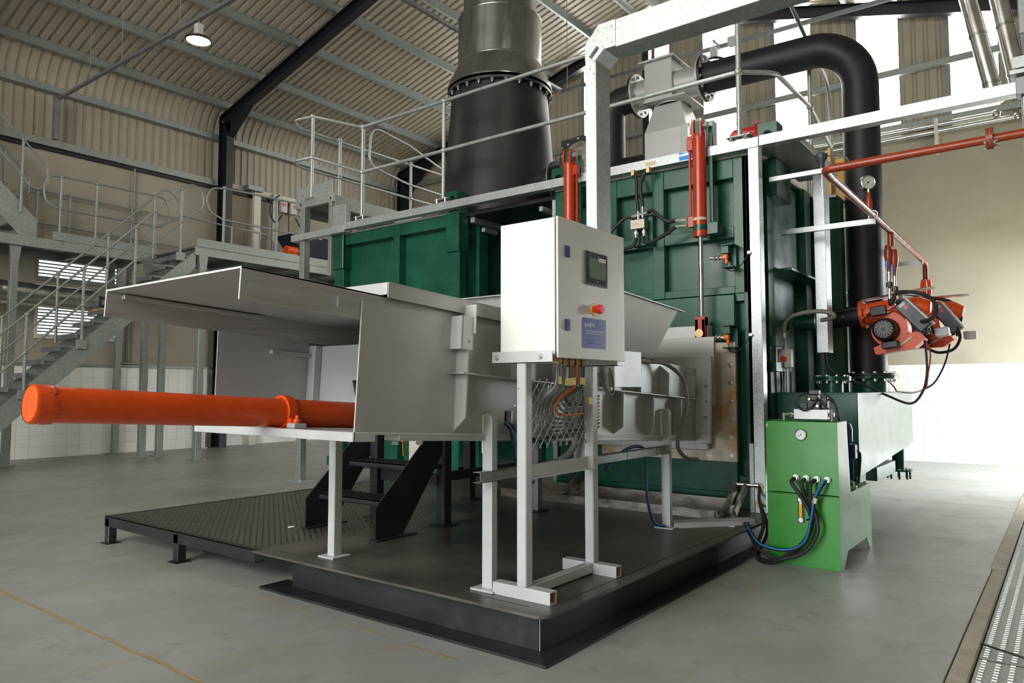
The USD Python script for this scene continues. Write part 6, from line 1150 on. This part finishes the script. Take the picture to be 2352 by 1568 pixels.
for k in range(10): US.part('tread', M().box(5.3-k*0.27, 5.58-k*0.27, 16.28, 17.2, 4.75+k*0.25, 4.78+k*0.25), 'grey_post', False)
for y in (16.25, 17.22):
    US.part('handrail', M().tube(fillet([(3.0, y, 8.75), (5.4, y, 6.42), (5.85, y, 5.97), (5.87, y, 5.55), (5.6, y, 5.45), (5.41, y, 5.70), (3.0, y, 8.05)], 0.14, 8), 0.021, 10), gm)
    post(US, 5.41, y, 4.95, 6.44, 0.027, (6.41, 5.70), None, gm)

# ================================================================ things along the left wall
BD = thing('round_duct', 'wide grey horizontal round duct under the mezzanine, between the louvre windows', 'duct', (6, 17.0, 3.2))
BD.part('pipe', M().tube([(2.5, 17.0, 3.50), (7.1, 17.0, 3.42)], 0.24, 32), 'spiral_duct'); BD.part('end_flange', M().lathe([(0.0, 0), (0.29, 0), (0.29, 0.03), (0, 0.03)], (7.1, 17.0, 3.42), (1, 0, 0), 32), 'grey_post', 35)
BD.part('motor', M().tube([(7.13, 17.0, 3.42), (7.5, 17.0, 3.40)], 0.13, 20), 'grey_post'); BD.part('motor', M().tube([(7.5, 17.0, 3.40), (7.72, 17.0, 3.40)], 0.09, 20), 'chrome'); BD.part('cable', hose([(7.3, 16.9, 3.3), (7.3, 16.85, 3.0), (7.25, 16.9, 2.8), (7.15, 16.95, 3.1)], 0.012), 'rubber')
BD.part('support', M().box(4.5, 4.6, 16.8, 17.7, 3.2, 3.26), gm, False)
PC = thing('wall_column', 'pale cream steel column with crane rail against left wall', 'column', (11.47, 17.5, 0))
PC.part('column', M().box(11.38, 11.58, 17.5, 17.6, 0, 6.9), 'cream_steel', False); PC.part('rail_bracket', M().box(11.1, 11.55, 17.35, 17.6, 6.86, 7.0, 0.01), 'grey_post', False)
CX = thing('wall_controls', 'two small control boxes with red buttons hung by looped cables on left wall', 'control box', (12.5, 17.6, 6.4))
for x in (12.28, 12.6): CX.part('box', M().box(x, x+0.2, 17.55, 17.68, 6.5, 6.85), 'grey_enclosure', False); 
for x in (12.3, 12.68): CX.part('red_button', M().lathe([(0, 0.03), (0.05, 0.03), (0.05, 0)], (x+0.06, 17.55, 6.72), (0, -1, 0), 14), 'red_button')
for x, s in ((12.2, -1), (12.85, 1)): CX.part('cable_loop', hose([(x, 17.55, 6.95), (x+s*0.25, 17.55, 6.7), (x+s*0.28, 17.55, 6.35), (x+s*0.1, 17.55, 6.15), (x-s*0.1, 17.55, 6.4)], 0.02), 'rubber')
CX.part('conduit', M().box(12.0, 12.08, 17.55, 17.62, 4.6, 6.95), gm, False); CX.part('chain', M().box(12.52, 12.55, 17.55, 17.58, 5.3, 6.5), 'black_plastic', False)
single('wall_conduit', M().tube([(8.25, 17.7, 2.1), (8.25, 17.7, 6.78)], 0.02, 8).box(8.1, 8.42, 17.68, 17.73, 2.08, 2.12), gm, 'thin vertical conduit on left wall, right of the louvre windows', 'conduit')
HP = thing('dark_hopper', 'dark blue-black hopper standing on far walkway behind the landing post', 'hopper', (11.9, 15.6, 4.53))
HP.part('funnel', M().add(np.array([(11.1, 15.3, 5.4), (12.8, 15.3, 5.4), (12.8, 16.1, 5.4), (11.1, 16.1, 5.4), (11.5, 15.5, 4.7), (12.4, 15.5, 4.7), (12.4, 15.9, 4.7), (11.5, 15.9, 4.7)]), [(4+k, 4+(k+1) % 4, (k+1) % 4, k) for k in range(4)]), 'dark_hopper', False); HP.part('foot', M().box(11.55, 12.35, 15.5, 15.9, 4.52, 4.7), 'dark_hopper', False)
OP = thing('orange_pump', 'small orange pump on far walkway beside the dark hopper', 'pump', (11.0, 15.3, 4.53))
OP.part('body', M().sphere((11.0, 15.3, 4.72), 0.16, 2, (1, 1, 1.1)).box(10.86, 11.14, 15.15, 15.45, 4.52, 4.6), 'orange_burner'); OP.part('head', M().tube([(10.85, 15.3, 4.92), (11.15, 15.3, 4.92)], 0.12, 18).tube([(10.85, 15.2, 4.9), (10.8, 15.15, 4.8)], 0.05, 10), 'orange_burner')
UB = thing('under_equipment', 'grey pipework and machine standing below the far walkway', 'machine', (12.2, 14.8, 0))
UB.part('body', M().box(11.9, 13.2, 14.6, 15.6, 2.9, 3.5, 0.03), 'grey_post', False); UB.part('pipe', M().tube([(11.5, 14.6, 3.7), (13.4, 14.6, 3.7)], 0.1, 16), 'grey_post'); UB.part('leg', M().box(12.0, 12.15, 14.7, 14.85, 0, 2.9), 'grey_post', False); UB.part('leg', M().box(12.9, 13.05, 14.7, 14.85, 0, 2.9), 'grey_post', False)
single('floor_stanchion', M().box(9.98, 10.1, 17.45, 17.6, 0.0, 2.0).box(9.93, 10.15, 17.4, 17.65, 0, 0.02), 'cream_steel', 'pale short post at foot of the left wall, behind the far leg plate', 'post')
single('scrap_bin', M().box(6.9, 7.4, 13.0, 13.1, 0.0, 0.02), 'grey_post', 'flat grey base plate lying on floor left of the landing post', 'plate') if False else None

# ================================================================ end wall pipes, insulated ducts and overhead boxes at right
EP = thing('wall_pipes', 'two pale horizontal pipes on brackets across the back wall', 'pipes', (17.0, 2, 6.7))
EP.part('pipe', M().tube([(17.05, 8.3, 6.93), (17.05, 0.95, 6.93)], 0.055, 14), 'spiral_duct'); EP.part('pipe', M().tube([(17.05, 8.3, 6.76), (17.05, 0.6, 6.80)], 0.055, 14), 'spiral_duct')
for y in (1.98, 4.6): EP.part('bracket', M().box(16.98, XE, y-0.03, y+0.03, 6.35, 7.05), 'cream_steel', False)
for y, z in ((0.95, 6.93), (0.6, 6.8)): EP.part('elbow', M().sphere((17.05, y, z), 0.075, 2), 'spiral_duct')
for k, (lab, a, b) in enumerate((('shiny insulated duct leaning across the skylights, left of the pair', (9.3, 0.52, 4.66), (9.3, 0.8, 6.2)), ('shiny insulated duct leaning across the skylights, right of the pair', (9.3, 0.30, 4.72), (9.3, 0.52, 6.2)))):
    q = thing('insulated_duct', lab, 'duct', a, 'insulated ducts at top right'); a, b = np.array(a), np.array(b); q.part('pipe', M().tube([a-(b-a)*0.05, b], 0.085, 24), 'spiral_duct')
    for t in (0.08, 0.45): p = a+(b-a)*t; q.part('joint_band', M().tube([p, p+unit(b-a)*0.03], 0.09, 24), 'stainless')
    q.part('upper_pipe', M().tube([b, b+(b-a)*1.5], 0.085, 20), 'spiral_duct')
JB = thing('overhead_box', 'grey steel box and trunking joint at the top right corner', 'box', (7.3, 0.15, 4.1))
JB.part('joint_cover', M().box(7.33, 7.48, 0.12, 0.26, 3.96, 4.11, 0.004), 'grey_post', False); JB.part('slotted_strip', M().box(7.3, 7.5, 0.0, 0.3, 4.13, 4.17).box(7.28, 7.3, 0.05, 0.28, 4.17, 4.27), 'galvanised', False)
JB.part('box', M().box(7.2, 7.9, -0.35, 0.22, 4.42, 5.3, 0.008), 'galv_dull', False); JB.part('down_conduit', M().tube([(7.4, 0.21, 3.96), (7.4, 0.21, 0.0)], 0.018, 10), 'galvanised'); JB.part('bracket', M().box(7.4, 7.6, -0.2, 0.0, 4.11, 4.42), 'galv_dull', False)
